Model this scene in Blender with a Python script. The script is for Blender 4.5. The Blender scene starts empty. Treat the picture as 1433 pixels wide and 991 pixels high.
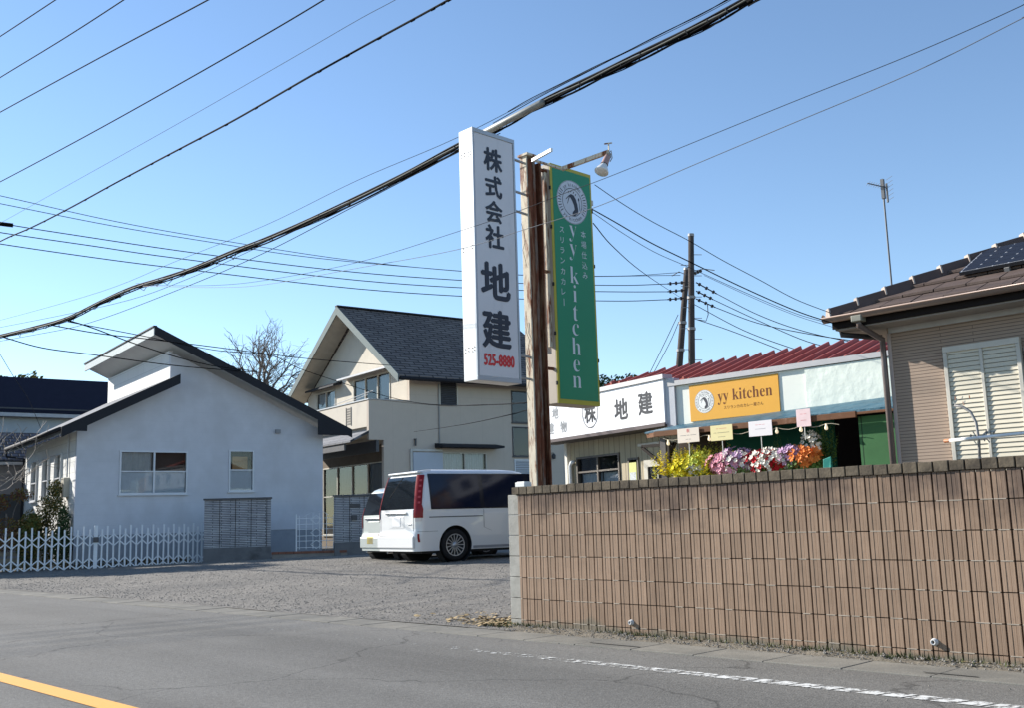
import bpy, bmesh, math, random
from mathutils import Vector, Matrix, geometry, noise
random.seed(7)
SC = bpy.context.scene
COL = SC.collection
PI = math.pi
R = math.radians

# ------------------------------------------------------------------ camera
CAMZ = 1.04
P_, R_, Y_ = 0.15965018, -0.02962081, 0.80392548
FPX = 1440.0
fw = Vector((-math.sin(Y_)*math.cos(P_), math.cos(Y_)*math.cos(P_), math.sin(P_)))
rt = Vector((math.cos(Y_), math.sin(Y_), 0)); up = rt.cross(fw)
c_, s_ = math.cos(R_), math.sin(R_)
RX = c_*rt + s_*up; UX = -s_*rt + c_*up
cam = bpy.data.cameras.new('camera'); cam.sensor_width = 36; cam.lens = FPX/1433*36
cam.clip_end = 3000; cam.clip_start = .1
co = bpy.data.objects.new('camera', cam); COL.objects.link(co); SC.camera = co
m = Matrix((RX, UX, -fw)).transposed().to_4x4(); m.translation = (0, 0, CAMZ)
co.matrix_world = m

def pix(px, py, d):                 # a point d metres down the view axis on a sight line (used to survey wires and trees)
    return Vector((0, 0, CAMZ)) + (RX*((px-716.5)/FPX) - UX*((py-495.5)/FPX) + fw)*d
def pixy(px, py, y0):               # where a sight line meets the vertical plane y = y0
    q = RX*((px-716.5)/FPX) - UX*((py-495.5)/FPX) + fw
    return Vector((0, 0, CAMZ)) + q*(y0/q.y)

# ------------------------------------------------------------------ materials
def srgb(h):
    v = [int(h[i:i+2], 16)/255 for i in (0, 2, 4)]
    return tuple(((x/12.92) if x <= .04045 else ((x+.055)/1.055)**2.4) for x in v)
MC = {}
def nd(nt, t, **k):
    n = nt.nodes.new('ShaderNode'+t)
    for a, b in k.items():
        if a.startswith('i_'): n.inputs[a[2:].replace('_', ' ')].default_value = b
        else: setattr(n, a, b)
    return n
def mat(name, col=(.5, .5, .5), rough=.6, metal=0, var=.15, vs=3, bump=0, bs=40, dirt=None, dirt_s=1.2, dirt_t=(.55, .7), spec=.5, streak=None, coat=0, bdist=.004, sat2=None):
    if name in MC: return MC[name]
    if rough >= .6 and spec == .5: spec = .15
    M = bpy.data.materials.new(name); M.use_nodes = True; nt = M.node_tree; L = nt.links
    b = nt.nodes['Principled BSDF']
    b.inputs['Roughness'].default_value = rough; b.inputs['Metallic'].default_value = metal
    b.inputs['Specular IOR Level'].default_value = spec
    if coat: b.inputs['Coat Weight'].default_value = coat; b.inputs['Coat Roughness'].default_value = .05
    tc = nd(nt, 'TexCoord')
    src = tc.outputs['Object']
    n1 = nd(nt, 'TexNoise'); n1.inputs['Scale'].default_value = vs; n1.inputs['Detail'].default_value = 8; n1.inputs['Roughness'].default_value = .65
    L.new(src, n1.inputs['Vector'])
    r = nd(nt, 'MapRange'); r.inputs[1].default_value = .25; r.inputs[2].default_value = .75; r.inputs[3].default_value = 1-var; r.inputs[4].default_value = 1+var
    L.new(n1.outputs[0], r.inputs[0])
    mx = nd(nt, 'VectorMath', operation='SCALE'); mx.inputs[0].default_value = col[:3]; L.new(r.outputs[0], mx.inputs['Scale'])
    cur = mx.outputs[0]
    if dirt:
        n2 = nd(nt, 'TexNoise'); n2.inputs['Scale'].default_value = dirt_s; n2.inputs['Detail'].default_value = 10; n2.inputs['Roughness'].default_value = .7
        v = src
        if streak:
            mp = nd(nt, 'Mapping'); mp.inputs['Scale'].default_value = streak; L.new(src, mp.inputs[0]); v = mp.outputs[0]
        L.new(v, n2.inputs['Vector'])
        rr = nd(nt, 'MapRange'); rr.inputs[1].default_value = dirt_t[0]; rr.inputs[2].default_value = dirt_t[1]; L.new(n2.outputs[0], rr.inputs[0])
        mm = nd(nt, 'Mix', data_type='RGBA'); L.new(rr.outputs[0], mm.inputs[0]); L.new(cur, mm.inputs[6]); mm.inputs[7].default_value = (*dirt, 1)
        cur = mm.outputs[2]
    L.new(cur, b.inputs['Base Color'])
    if bump:
        n3 = nd(nt, 'TexNoise'); n3.inputs['Scale'].default_value = bs; n3.inputs['Detail'].default_value = 5; L.new(src, n3.inputs['Vector'])
        bp = nd(nt, 'Bump'); bp.inputs['Strength'].default_value = bump; bp.inputs['Distance'].default_value = bdist
        L.new(n3.outputs[0], bp.inputs['Height']); L.new(bp.outputs[0], b.inputs['Normal'])
    MC[name] = M; return M
def emis(name, col, s):
    M = mat(name, col); b = M.node_tree.nodes['Principled BSDF']
    b.inputs['Emission Color'].default_value = (*col, 1); b.inputs['Emission Strength'].default_value = s
    return M
def glass(name, tint=(.9, .95, 1)):
    if name in MC: return MC[name]
    M = bpy.data.materials.new(name); M.use_nodes = True; nt = M.node_tree; L = nt.links; nt.nodes.clear()
    t = nd(nt, 'BsdfTransparent'); t.inputs[0].default_value = (*tint, 1)
    g = nd(nt, 'BsdfGlossy'); g.inputs['Roughness'].default_value = .02
    f = nd(nt, 'Fresnel'); f.inputs[0].default_value = 1.6
    x = nd(nt, 'MixShader'); o = nd(nt, 'OutputMaterial')
    L.new(f.outputs[0], x.inputs[0]); L.new(t.outputs[0], x.inputs[1]); L.new(g.outputs[0], x.inputs[2]); L.new(x.outputs[0], o.inputs[0])
    MC[name] = M; return M
def brickmat(name, c1, c2, mortar, bw, rh, mw, axis, rough=.8, bump=.5, offset=.5, dist=.01, dirt=None, dirt_t=(.55, .75), var=.12):
    """brick pattern laid in object coordinates; axis: 'x' wall along x, 'y' wall along y, 'r' = roof (x-axis is object y, y-axis is object x)"""
    M = mat(name, c1, rough, var=var, vs=2.5); nt = M.node_tree; L = nt.links; b = nt.nodes['Principled BSDF']
    tc = [n for n in nt.nodes if n.type == 'TEX_COORD'][0]
    sp = nd(nt, 'SeparateXYZ'); cb = nd(nt, 'CombineXYZ'); L.new(tc.outputs['Object'], sp.inputs[0])
    a, z = {'x': (0, 2), 'y': (1, 2), 'r': (1, 0), 'f': (0, 1)}[axis]
    L.new(sp.outputs[a], cb.inputs[0]); L.new(sp.outputs[z], cb.inputs[1])
    br = nd(nt, 'TexBrick'); br.offset = offset; br.inputs['Scale'].default_value = 1
    br.inputs['Brick Width'].default_value = bw; br.inputs['Row Height'].default_value = rh; br.inputs['Mortar Size'].default_value = mw; br.inputs['Mortar Smooth'].default_value = .2
    br.inputs['Color1'].default_value = (*c1, 1); br.inputs['Color2'].default_value = (*c2, 1); br.inputs['Mortar'].default_value = (*mortar, 1)
    L.new(cb.outputs[0], br.inputs['Vector'])
    mr = [n for n in nt.nodes if n.type == 'MAP_RANGE'][0]
    sc = nd(nt, 'VectorMath', operation='SCALE'); L.new(br.outputs[0], sc.inputs[0]); L.new(mr.outputs[0], sc.inputs['Scale'])
    cur = sc.outputs[0]
    if dirt:
        n2 = nd(nt, 'TexNoise'); n2.inputs['Scale'].default_value = 1.1; n2.inputs['Detail'].default_value = 9; L.new(tc.outputs['Object'], n2.inputs['Vector'])
        rr = nd(nt, 'MapRange'); rr.inputs[1].default_value = dirt_t[0]; rr.inputs[2].default_value = dirt_t[1]; L.new(n2.outputs[0], rr.inputs[0])
        mm = nd(nt, 'Mix', data_type='RGBA'); L.new(rr.outputs[0], mm.inputs[0]); L.new(cur, mm.inputs[6]); mm.inputs[7].default_value = (*dirt, 1); cur = mm.outputs[2]
    L.new(cur, b.inputs['Base Color'])
    bp = nd(nt, 'Bump'); bp.inputs['Strength'].default_value = bump; bp.inputs['Distance'].default_value = dist; bp.invert = True
    L.new(br.outputs['Fac'], bp.inputs['Height']); L.new(bp.outputs[0], b.inputs['Normal'])
    return M

# ------------------------------------------------------------------ mesh helper
class MB:
    def __init__(s): s.bm = bmesh.new()
    def hexa(s, p):            # 8 corners: bottom 4 ccw then top 4
        v = [s.bm.verts.new(q) for q in p]
        for f in ((0, 3, 2, 1), (4, 5, 6, 7), (0, 1, 5, 4), (1, 2, 6, 5), (2, 3, 7, 6), (3, 0, 4, 7)):
            s.bm.faces.new([v[i] for i in f])
        return s
    def box(s, x0, x1, y0, y1, z0, z1):
        return s.hexa([(x0, y0, z0), (x1, y0, z0), (x1, y1, z0), (x0, y1, z0), (x0, y0, z1), (x1, y0, z1), (x1, y1, z1), (x0, y1, z1)])
    def bar(s, a, b, w, h=None, upv=(0, 0, 1)):   # rectangular bar between two points
        a = Vector(a); b = Vector(b); h = h or w; d = (b-a).normalized(); u = Vector(upv)
        if abs(d.dot(u)) > .95: u = Vector((1, 0, 0))
        r = d.cross(u).normalized()*w/2; t = r.cross(d).normalized()*h/2
        return s.hexa([a-r-t, a+r-t, b+r-t, b-r-t, a-r+t, a+r+t, b+r+t, b-r+t])
    def tube(s, pts, r, n=8, cap=True):
        pts = [Vector(p) for p in pts]; rings = []
        rr = r if isinstance(r, (list, tuple)) else [r]*len(pts)
        u0 = None
        for i, p in enumerate(pts):
            d = (pts[min(i+1, len(pts)-1)]-pts[max(i-1, 0)]).normalized()
            if u0 is None:
                u0 = d.orthogonal().normalized()
            u0 = (u0-d*u0.dot(d)).normalized(); w = d.cross(u0)
            rings.append([s.bm.verts.new(p+(u0*math.cos(k*2*PI/n)+w*math.sin(k*2*PI/n))*rr[i]) for k in range(n)])
        for a, b in zip(rings, rings[1:]):
            for k in range(n): s.bm.faces.new((a[k], a[(k+1) % n], b[(k+1) % n], b[k]))
        if cap and n > 2:
            s.bm.faces.new(rings[0][::-1]); s.bm.faces.new(rings[-1])
        return s
    def poly(s, pts, holes=(), ext=None):    # planar polygon (3D points), optional holes, extruded by vector ext
        loops = [[Vector(p) for p in pts]]+[[Vector(p) for p in h] for h in holes]
        tris = geometry.tessellate_polygon(loops)
        flat = [p for l in loops for p in l]
        def lay(off):
            vs = [s.bm.verts.new(p+off) for p in flat]
            for t in tris:
                try: s.bm.faces.new([vs[i] for i in t])
                except ValueError: pass
            return vs
        a = lay(Vector((0, 0, 0)))
        if ext is not None:
            b = lay(Vector(ext)); k = 0
            for l in loops:
                n = len(l)
                for i in range(n):
                    s.bm.faces.new((a[k+i], a[k+(i+1) % n], b[k+(i+1) % n], b[k+i]))
                k += n
            bmesh.ops.recalc_face_normals(s.bm, faces=s.bm.faces[:])
        return s
    def lathe(s, prof, c, axis=(0, 0, 1), n=20):   # prof: (radius, height) along axis from c
        c = Vector(c); ax = Vector(axis).normalized(); u = ax.orthogonal().normalized(); w = ax.cross(u); rings = []
        for r, h in prof:
            rings.append([s.bm.verts.new(c+ax*h+(u*math.cos(k*2*PI/n)+w*math.sin(k*2*PI/n))*max(r, 1e-4)) for k in range(n)])
        for a, b in zip(rings, rings[1:]):
            for k in range(n): s.bm.faces.new((a[k], a[(k+1) % n], b[(k+1) % n], b[k]))
        return s
    def quad(s, *p):
        s.bm.faces.new([s.bm.verts.new(q) for q in p]); return s
    def build(s, name, material, parent=None, smooth=False, bevel=0, kind=None):
        me = bpy.data.meshes.new(name); s.bm.normal_update(); s.bm.to_mesh(me); s.bm.free()
        if smooth:
            for p in me.polygons: p.use_smooth = True
        me.materials.append(material)
        o = bpy.data.objects.new(name, me); COL.objects.link(o)
        if parent is not None: o.parent = parent
        if bevel:
            md = o.modifiers.new('bevel', 'BEVEL'); md.width = bevel; md.segments = 2; md.limit_method = 'ANGLE'
        if kind: o['kind'] = kind
        return o
def tag(o, label, cat, group=None, kind=None):
    o['label'] = label; o['category'] = cat
    if group: o['group'] = group
    if kind: o['kind'] = kind
    return o
def thing(name, label, cat, loc=(0, 0, 0), rz=0, group=None):
    o = bpy.data.objects.new(name, None); COL.objects.link(o); o.location = loc; o.rotation_euler = (0, 0, R(rz))
    o.empty_display_size = .2
    return tag(o, label, cat, group)
def copy_tree(o, parent=None):
    c = o.copy(); COL.objects.link(c)
    if parent is not None: c.parent = parent
    for ch in list(o.children): copy_tree(ch, c)
    return c

# text lying in a plane: origin, right vector, up vector; height = size of one full-width character
def text(name, body, org, ru, uv, size, material, parent, thick=.004, bold=0, xs=1.0, align='CENTER', spacing=1.0, label=None, off=0):
    cu = bpy.data.curves.new(name, 'FONT'); cu.body = body; cu.size = size; cu.align_x = align; cu.align_y = 'CENTER'
    cu.space_character = spacing; cu.resolution_u = 3; cu.offset = off
    to = bpy.data.objects.new(name, cu); COL.objects.link(to)
    dg = bpy.context.evaluated_depsgraph_get()
    me = bpy.data.meshes.new_from_object(to.evaluated_get(dg)); bpy.data.objects.remove(to)
    if len(body) == 1 and ord(body) > 0x2E00 and ord(body) < 0xFFFF and me.vertices:      # centre single characters on their own ink
        xs_ = [v.co.x for v in me.vertices]; ys_ = [v.co.y for v in me.vertices]; mx_, my_ = (max(xs_)+min(xs_))/2, (max(ys_)+min(ys_))/2
        for v in me.vertices: v.co.x -= mx_; v.co.y -= my_
    return flat2d(name, me, org, ru, uv, material, parent, thick, bold, xs)
def flat2d(name, me, org, ru, uv, material, parent, thick=.004, bold=0, xs=1.0):
    ru = Vector(ru).normalized(); uv = Vector(uv).normalized(); nn = ru.cross(uv); org = Vector(org)
    bm = bmesh.new()
    src = bmesh.new(); src.from_mesh(me)
    offs = [(0, 0)] if not bold else [(0, 0), (bold, 0), (-bold, 0), (0, bold*.8), (0, -bold*.8), (bold*.6, bold*.6), (-bold*.6, -bold*.6)]
    for k, (ox, oy) in enumerate(offs):
        vm = {}
        for v in src.verts:
            vm[v] = bm.verts.new(org+ru*(v.co.x*xs+ox)+uv*(v.co.y+oy)+nn*(thick+.0004*k))
        for f in src.faces:
            try: bm.faces.new([vm[v] for v in f.verts])
            except ValueError: pass
    src.free()
    bm.normal_update()
    m2 = bpy.data.meshes.new(name); bm.to_mesh(m2); bm.free(); m2.materials.append(material)
    o = bpy.data.objects.new(name, m2); COL.objects.link(o); o.parent = parent
    return o

# walls: a plane PL in a building's local frame
class PL:
    def __init__(s, o, a, n): s.o = Vector(o); s.a = Vector(a).normalized(); s.n = Vector(n).normalized(); s.z = Vector((0, 0, 1))
    def p(s, a, z, d=0): return s.o+s.a*a+s.z*z+s.n*d
    def box(s, mb, a0, a1, z0, z1, d0, d1):
        p = s.p
        return mb.hexa([p(a0, z0, d1), p(a1, z0, d1), p(a1, z0, d0), p(a0, z0, d0), p(a0, z1, d1), p(a1, z1, d1), p(a1, z1, d0), p(a0, z1, d0)])
    def wall(s, mb, outline, holes, t=.14):
        return mb.poly([s.p(a, z) for a, z in outline], [[s.p(a0, z0), s.p(a1, z0), s.p(a1, z1), s.p(a0, z1)] for a0, a1, z0, z1 in holes], ext=-s.n*t)

white_frame = mat('white_aluminium', srgb('c9ccd0'), .4, .1, var=.05)
GL = glass('window_glass')
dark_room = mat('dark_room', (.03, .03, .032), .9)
curtain_m = mat('curtain_cloth', (.5, .5, .47), .9, var=.1, vs=8)
frost_m = mat('frosted_glass', (.52, .56, .58), .35, var=.08, vs=14, bump=.3, bs=60)
def window(pl, par, a0, a1, z0, z1, cols=2, rail=None, frame=white_frame, fw_=.045, back=dark_room, curtain=None, frost=None, proud=.03, depth=.35, cm=None):
    fr = MB()
    for (x0, x1, y0, y1) in ((a0, a1, z0, z0+fw_), (a0, a1, z1-fw_, z1), (a0, a0+fw_, z0+fw_, z1-fw_), (a1-fw_, a1, z0+fw_, z1-fw_)):
        pl.box(fr, x0, x1, y0, y1, -.06, proud)
    w = (a1-a0)/cols
    for k in range(1, cols): pl.box(fr, a0+k*w-.025, a0+k*w+.025, z0+fw_, z1-fw_, -.05, proud-.008)
    if rail:
        pl.box(fr, a0+fw_, a1-fw_, rail-.018, rail+.018, -.045, proud-.012)
    f = fr.build('window', frame, par)
    g = MB(); g.quad(pl.p(a0+fw_/2, z0+fw_/2, -.03), pl.p(a1-fw_/2, z0+fw_/2, -.03), pl.p(a1-fw_/2, z1-fw_/2, -.03), pl.p(a0+fw_/2, z1-fw_/2, -.03)); g.build('pane', GL, f)
    sl = MB(); pl.box(sl, a0-.03, a1+.03, z0-.035, z0-.001, -.02, proud+.035); sl.build('sill', frame, f)
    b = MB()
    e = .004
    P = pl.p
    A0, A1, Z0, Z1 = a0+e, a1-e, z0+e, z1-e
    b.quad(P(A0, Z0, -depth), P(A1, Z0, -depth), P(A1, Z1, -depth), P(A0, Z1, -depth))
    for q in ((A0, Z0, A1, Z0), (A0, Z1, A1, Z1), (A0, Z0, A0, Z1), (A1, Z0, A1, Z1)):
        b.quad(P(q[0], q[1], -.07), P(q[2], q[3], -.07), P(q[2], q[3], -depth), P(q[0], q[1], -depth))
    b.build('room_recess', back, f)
    if frost is not None:
        for (x0, x1) in frost[1]:
            q = MB(); q.quad(P(x0, z0+fw_, -.04), P(x1, z0+fw_, -.04), P(x1, frost[0], -.04), P(x0, frost[0], -.04)); q.build('frosted_pane', frost_m, f)
    if curtain:
        for (x0, x1, y0, y1) in curtain:
            q = MB(); n = max(6, int((x1-x0)/.03)); pr = None
            for i in range(n+1):
                x = x0+(x1-x0)*i/n; d = -.12+.018*math.sin(i*1.7)+.008*math.sin(i*.6)
                c = (q.bm.verts.new(P(x, y0, d)), q.bm.verts.new(P(x, y1, d)))
                if pr: q.bm.faces.new((pr[0], c[0], c[1], pr[1]))
                pr = c
            q.build('curtain', cm or curtain_m, f, smooth=True)
    return f

def rnd(a, b): return random.uniform(a, b)

# ------------------------------------------------------------------ world and sun
SUN_A, SUN_E = R(72), R(27)
S = Vector((-math.sin(SUN_A)*math.cos(SUN_E), -math.cos(SUN_A)*math.cos(SUN_E), math.sin(SUN_E)))
w = bpy.data.worlds.new('World'); SC.world = w; w.use_nodes = True; nt = w.node_tree
bg = nt.nodes['Background']; sky = nt.nodes.new('ShaderNodeTexSky'); sky.sky_type = 'NISHITA'; sky.sun_disc = False
sky.sun_elevation = SUN_E; sky.sun_rotation = math.atan2(S.x, S.y); sky.altitude = 50; sky.air_density = .95; sky.dust_density = .0; sky.ozone_density = 1.4
skm = nt.nodes.new('ShaderNodeVectorMath'); skm.operation = 'MULTIPLY'; skm.inputs[1].default_value = (.92, .99, 1.05); nt.links.new(sky.outputs[0], skm.inputs[0]); nt.links.new(skm.outputs[0], bg.inputs[0]); bg.inputs[1].default_value = .102
sl = bpy.data.lights.new('sun', 'SUN'); sl.energy = 5.0; sl.angle = R(.53); sl.color = (1, .95, .87)
so = bpy.data.objects.new('sun', sl); COL.objects.link(so); so.rotation_euler = (-S).to_track_quat('-Z', 'Y').to_euler()
SC.view_settings.view_transform = 'Standard'; SC.view_settings.look = 'None'; SC.view_settings.exposure = .94; SC.view_settings.gamma = 1
SC.cycles.max_bounces = 6; SC.cycles.transparent_max_bounces = 10
try: SC.cycles.use_denoising = True
except Exception: pass

# ------------------------------------------------------------------ ground
def smooth(t): t = max(0, min(1, t)); return t*t*(3-2*t)
def lot_z(x, y):
    f = .4+.6*smooth((x+28)/7)
    return .262*f*smooth((y-6.3)/8.5*.85+.08)
def asphalt(name, base, pat, crack=True):
    M = mat(name, base, .85, var=.10, vs=.9, dirt=pat, dirt_s=.35, dirt_t=(.45, .75)); nt = M.node_tree; L = nt.links; b = nt.nodes['Principled BSDF']
    tc = [n for n in nt.nodes if n.type == 'TEX_COORD'][0]
    v = nd(nt, 'TexVoronoi'); v.inputs['Scale'].default_value = 85; L.new(tc.outputs['Object'], v.inputs['Vector'])
    n4 = nd(nt, 'TexNoise'); n4.inputs['Scale'].default_value = 30; n4.inputs['Detail'].default_value = 6; n4.inputs['Roughness'].default_value = .8; L.new(tc.outputs['Object'], n4.inputs['Vector'])
    src = b.inputs['Base Color'].links[0].from_socket
    mr = nd(nt, 'MapRange'); mr.inputs[1].default_value = .3; mr.inputs[2].default_value = .7; mr.inputs[3].default_value = .72; mr.inputs[4].default_value = 1.3; L.new(n4.outputs[0], mr.inputs[0])
    sp = nd(nt, 'MapRange'); sp.inputs[1].default_value = 0; sp.inputs[2].default_value = 1; sp.inputs[3].default_value = .8; sp.inputs[4].default_value = 1.2; L.new(v.outputs['Color'], sp.inputs[0])
    mu = nd(nt, 'Math', operation='MULTIPLY'); L.new(mr.outputs[0], mu.inputs[0]); L.new(sp.outputs[0], mu.inputs[1])
    fac = mu.outputs[0]
    mpt = nd(nt, 'Mapping'); mpt.inputs['Scale'].default_value = (.05, 1.1, 1); L.new(tc.outputs['Object'], mpt.inputs[0])
    nt_ = nd(nt, 'TexNoise'); nt_.inputs['Scale'].default_value = 1; nt_.inputs['Detail'].default_value = 4; L.new(mpt.outputs[0], nt_.inputs['Vector'])
    tr2 = nd(nt, 'MapRange'); tr2.inputs[1].default_value = .35; tr2.inputs[2].default_value = .65; tr2.inputs[3].default_value = .86; tr2.inputs[4].default_value = 1.14; L.new(nt_.outputs[0], tr2.inputs[0])
    mt2 = nd(nt, 'Math', operation='MULTIPLY'); L.new(fac, mt2.inputs[0]); L.new(tr2.outputs[0], mt2.inputs[1]); fac = mt2.outputs[0]
    if crack:
        nz = nd(nt, 'TexNoise'); nz.inputs['Scale'].default_value = 1.4; nz.inputs['Detail'].default_value = 6; L.new(tc.outputs['Object'], nz.inputs['Vector'])
        ad = nd(nt, 'VectorMath', operation='MULTIPLY_ADD'); L.new(nz.outputs['Color'], ad.inputs[0]); ad.inputs[1].default_value = (.9, .9, .9); L.new(tc.outputs['Object'], ad.inputs[2])
        vc = nd(nt, 'TexVoronoi', feature='DISTANCE_TO_EDGE'); vc.inputs['Scale'].default_value = .33; L.new(ad.outputs[0], vc.inputs['Vector'])
        cr = nd(nt, 'MapRange'); cr.inputs[1].default_value = .0008; cr.inputs[2].default_value = .006; cr.inputs[3].default_value = .6; cr.inputs[4].default_value = 1; L.new(vc.outputs['Distance'], cr.inputs[0])
        m3 = nd(nt, 'Math', operation='MULTIPLY'); L.new(fac, m3.inputs[0]); L.new(cr.outputs[0], m3.inputs[1]); fac = m3.outputs[0]
    sc = nd(nt, 'VectorMath', operation='SCALE'); L.new(src, sc.inputs[0]); L.new(fac, sc.inputs['Scale']); L.new(sc.outputs[0], b.inputs['Base Color'])
    bp = nd(nt, 'Bump'); bp.inputs['Strength'].default_value = .5; bp.inputs['Distance'].default_value = .004
    L.new(v.outputs['Distance'], bp.inputs['Height']); L.new(bp.outputs[0], b.inputs['Normal'])
    return M
def struct(o): o['kind'] = 'structure'; return o
g = MB(); g.quad((-900, -300, -.05), (600, -300, -.05), (600, 1200, -.05), (-900, 1200, -.05))
struct(g.build('ground', mat('ground_soil', (.13, .11, .085), .95, var=.3, vs=.3, bump=.5, bs=8)))
road_m = asphalt('worn_asphalt', (.146, .141, .130), (.126, .120, .110))
g = MB(); g.quad((-120, -3.2, 0), (40, -3.2, 0), (40, 6.42, 0), (-120, 6.42, 0)); struct(g.build('road', road_m))
# concrete gutter strip of flush slabs
conc = mat('gutter_concrete', (.21, .198, .172), .9, var=.18, vs=5, bump=.6, bs=60, dirt=(.15, .145, .13), dirt_s=1.1, dirt_t=(.42, .62))
gm = MB(); x = -60.0
while x < 12:
    L_ = .594; dz = rnd(-.004, .004)
    gm.box(x, x+L_, 6.4+rnd(-.004, .004), 6.84+rnd(-.01, .01), -.1, .007+dz); x += .6
struct(gm.build('gutter', conc, bevel=.006))
# dirt verge between the gutter and the tiled wall, lumpy
def sheet(x0, x1, y0, y1, st, zf):
    b = MB(); nx = int((x1-x0)/st); ny = max(1, int((y1-y0)/st)); V = []
    for i in range(nx+1):
        V.append([b.bm.verts.new((x0+(x1-x0)*i/nx, y0+(y1-y0)*j/ny, zf(x0+(x1-x0)*i/nx, y0+(y1-y0)*j/ny))) for j in range(ny+1)])
    for i in range(nx):
        for j in range(ny): b.bm.faces.new((V[i][j], V[i+1][j], V[i+1][j+1], V[i][j+1]))
    return b
soil_m = mat('verge_dirt', (.17, .15, .12), .95, var=.35, vs=9, bump=1, bs=50, dirt=(.1, .095, .07), dirt_s=4, bdist=.01)
b = sheet(-7.4, 2, 6.74, 7.12, .03, lambda x, y: -.002+.035*smooth((y-6.76+.06*noise.noise(Vector((x*2, 0, 3))))/.33)+.014*noise.noise(Vector((x*9, y*9, 0)))*smooth((y-6.74)/.1))
struct(b.build('verge', soil_m, smooth=True))
# gravel parking lot rising gently away from the road
def lotmat():
    M = mat('gravel_lot', (.20, .186, .166), .95, var=.25, vs=9, dirt=(.145, .137, .126), dirt_s=.5, dirt_t=(.42, .66)); nt = M.node_tree; L = nt.links; b = nt.nodes['Principled BSDF']
    tc = [n for n in nt.nodes if n.type == 'TEX_COORD'][0]
    v = nd(nt, 'TexVoronoi'); v.inputs['Scale'].default_value = 58; L.new(tc.outputs['Object'], v.inputs['Vector'])
    hs = nd(nt, 'SeparateColor'); L.new(v.outputs['Color'], hs.inputs[0])
    mr = nd(nt, 'MapRange'); mr.inputs[3].default_value = .65; mr.inputs[4].default_value = 1.35; L.new(hs.outputs[0], mr.inputs[0])
    src = b.inputs['Base Color'].links[0].from_socket
    sc = nd(nt, 'VectorMath', operation='SCALE'); L.new(src, sc.inputs[0]); L.new(mr.outputs[0], sc.inputs['Scale']); L.new(sc.outputs[0], b.inputs['Base Color'])
    bp = nd(nt, 'Bump'); bp.inputs['Strength'].default_value = .7; bp.inputs['Distance'].default_value = .007; bp.invert = True
    L.new(v.outputs['Distance'], bp.inputs['Height']); L.new(bp.outputs[0], b.inputs['Normal'])
    return M
lz = lambda x, y: lot_z(x, y)+.018*noise.noise(Vector((x*.9, y*.9, 0)))*smooth((y-6.85)/.5)+.006*noise.noise(Vector((x*4, y*4, 1)))*smooth((y-6.85)/.3)-.001
b = sheet(-60, -7.2, 6.82, 40, .2, lz); struct(b.build('parking_lot', lotmat(), smooth=True))
# loose stones
b = MB()
def stone(b, x, y, z, r):
    a = rnd(0, 6.28); n = 5; top = []; bot = []
    for k in range(n):
        q = a+k*2*PI/n; rr = r*rnd(.7, 1.15)
        bot.append(b.bm.verts.new((x+rr*math.cos(q), y+rr*math.sin(q), z-r*.2))); top.append(b.bm.verts.new((x+rr*.6*math.cos(q+.3), y+rr*.6*math.sin(q+.3), z+r*rnd(.35, .8))))
    for k in range(n): b.bm.faces.new((bot[k], bot[(k+1) % n], top[(k+1) % n], top[k]))
    b.bm.faces.new(top)
for i in range(32000):
    t = random.random()**1.25
    y = 6.88+t*8; x = -7.5-(random.random()**1.15)*20
    stone(b, x, y, lz(x, y), .004+.010*random.random()**3)
for i in range(1900):
    x = rnd(-7.4, 0); y = 6.8+abs(random.gauss(.18, .1)); 
    if y > 7.08-(x+7.36)*.021: continue
    stone(b, x, y, .012+.03*smooth((y-6.76)/.33), .004+.009*random.random()**2)
for i in range(500):
    x = rnd(-12, 0); y = 6.9-abs(random.gauss(.0, .5)); stone(b, x, y, .004, .003+.004*random.random()**2)
so_ = b.build('gravel', mat('gravel_stone', (.22, .205, .183), .9, var=.35, vs=25)); tag(so_, 'grey crushed stones scattered loose over the parking lot and verge', 'gravel', kind='stuff')
# fallen leaves at the wall's end and straw along the verge
b = MB()
for i in range(420):
    r_ = abs(random.gauss(0, .42)); x = -7.42-abs(random.gauss(0, .55)); y = 7.02+rnd(-.12, .2)+r_*.7
    z = lz(x, y)+rnd(.004, .03); a = rnd(0, 6.28); s = rnd(.018, .042); t = rnd(-.5, .5)
    d = Vector((math.cos(a), math.sin(a), t*.6)); e = Vector((-math.sin(a), math.cos(a), rnd(-.5, .5)))*.6
    c = Vector((x, y, z)); b.quad(c-d*s, c+e*s, c+d*s, c-e*s)
for i in range(260):
    x = rnd(-7.3, -1); y = rnd(6.86, 7.08); c = Vector((x, y, .03+rnd(0, .015))); a = rnd(-.5, .5); s = rnd(.01, .05)
    d = Vector((math.cos(a), math.sin(a), 0)); e = Vector((-d.y, d.x, 0))*.08; b.quad(c-d*s, c+e*s, c+d*s, c-e*s)
o = b.build('fallen_leaves', mat('dry_leaf', (.36, .27, .15), .8, var=.5, vs=30)); tag(o, 'dry brown leaves and straw lying at the foot of the tiled wall', 'leaves', kind='stuff')
b = MB()
for i in range(2600):
    x = -7.36+random.random()**1.0*7.4; dens = noise.noise(Vector((x*1.3, 5, 0)))
    if dens < rnd(-.5, .35): continue
    y = 7.085-(x+7.36)*.021-abs(random.gauss(0, .035)); h = rnd(.012, .055); a = rnd(0, 6.28)
    c = Vector((x, y, .02)); t = Vector((rnd(-.02, .02), rnd(-.03, .01), h)); e = Vector((math.cos(a), math.sin(a), 0))*rnd(.003, .008)
    b.bm.faces.new([b.bm.verts.new(q) for q in (c-e, c+e, c+t*1.0)])
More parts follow.
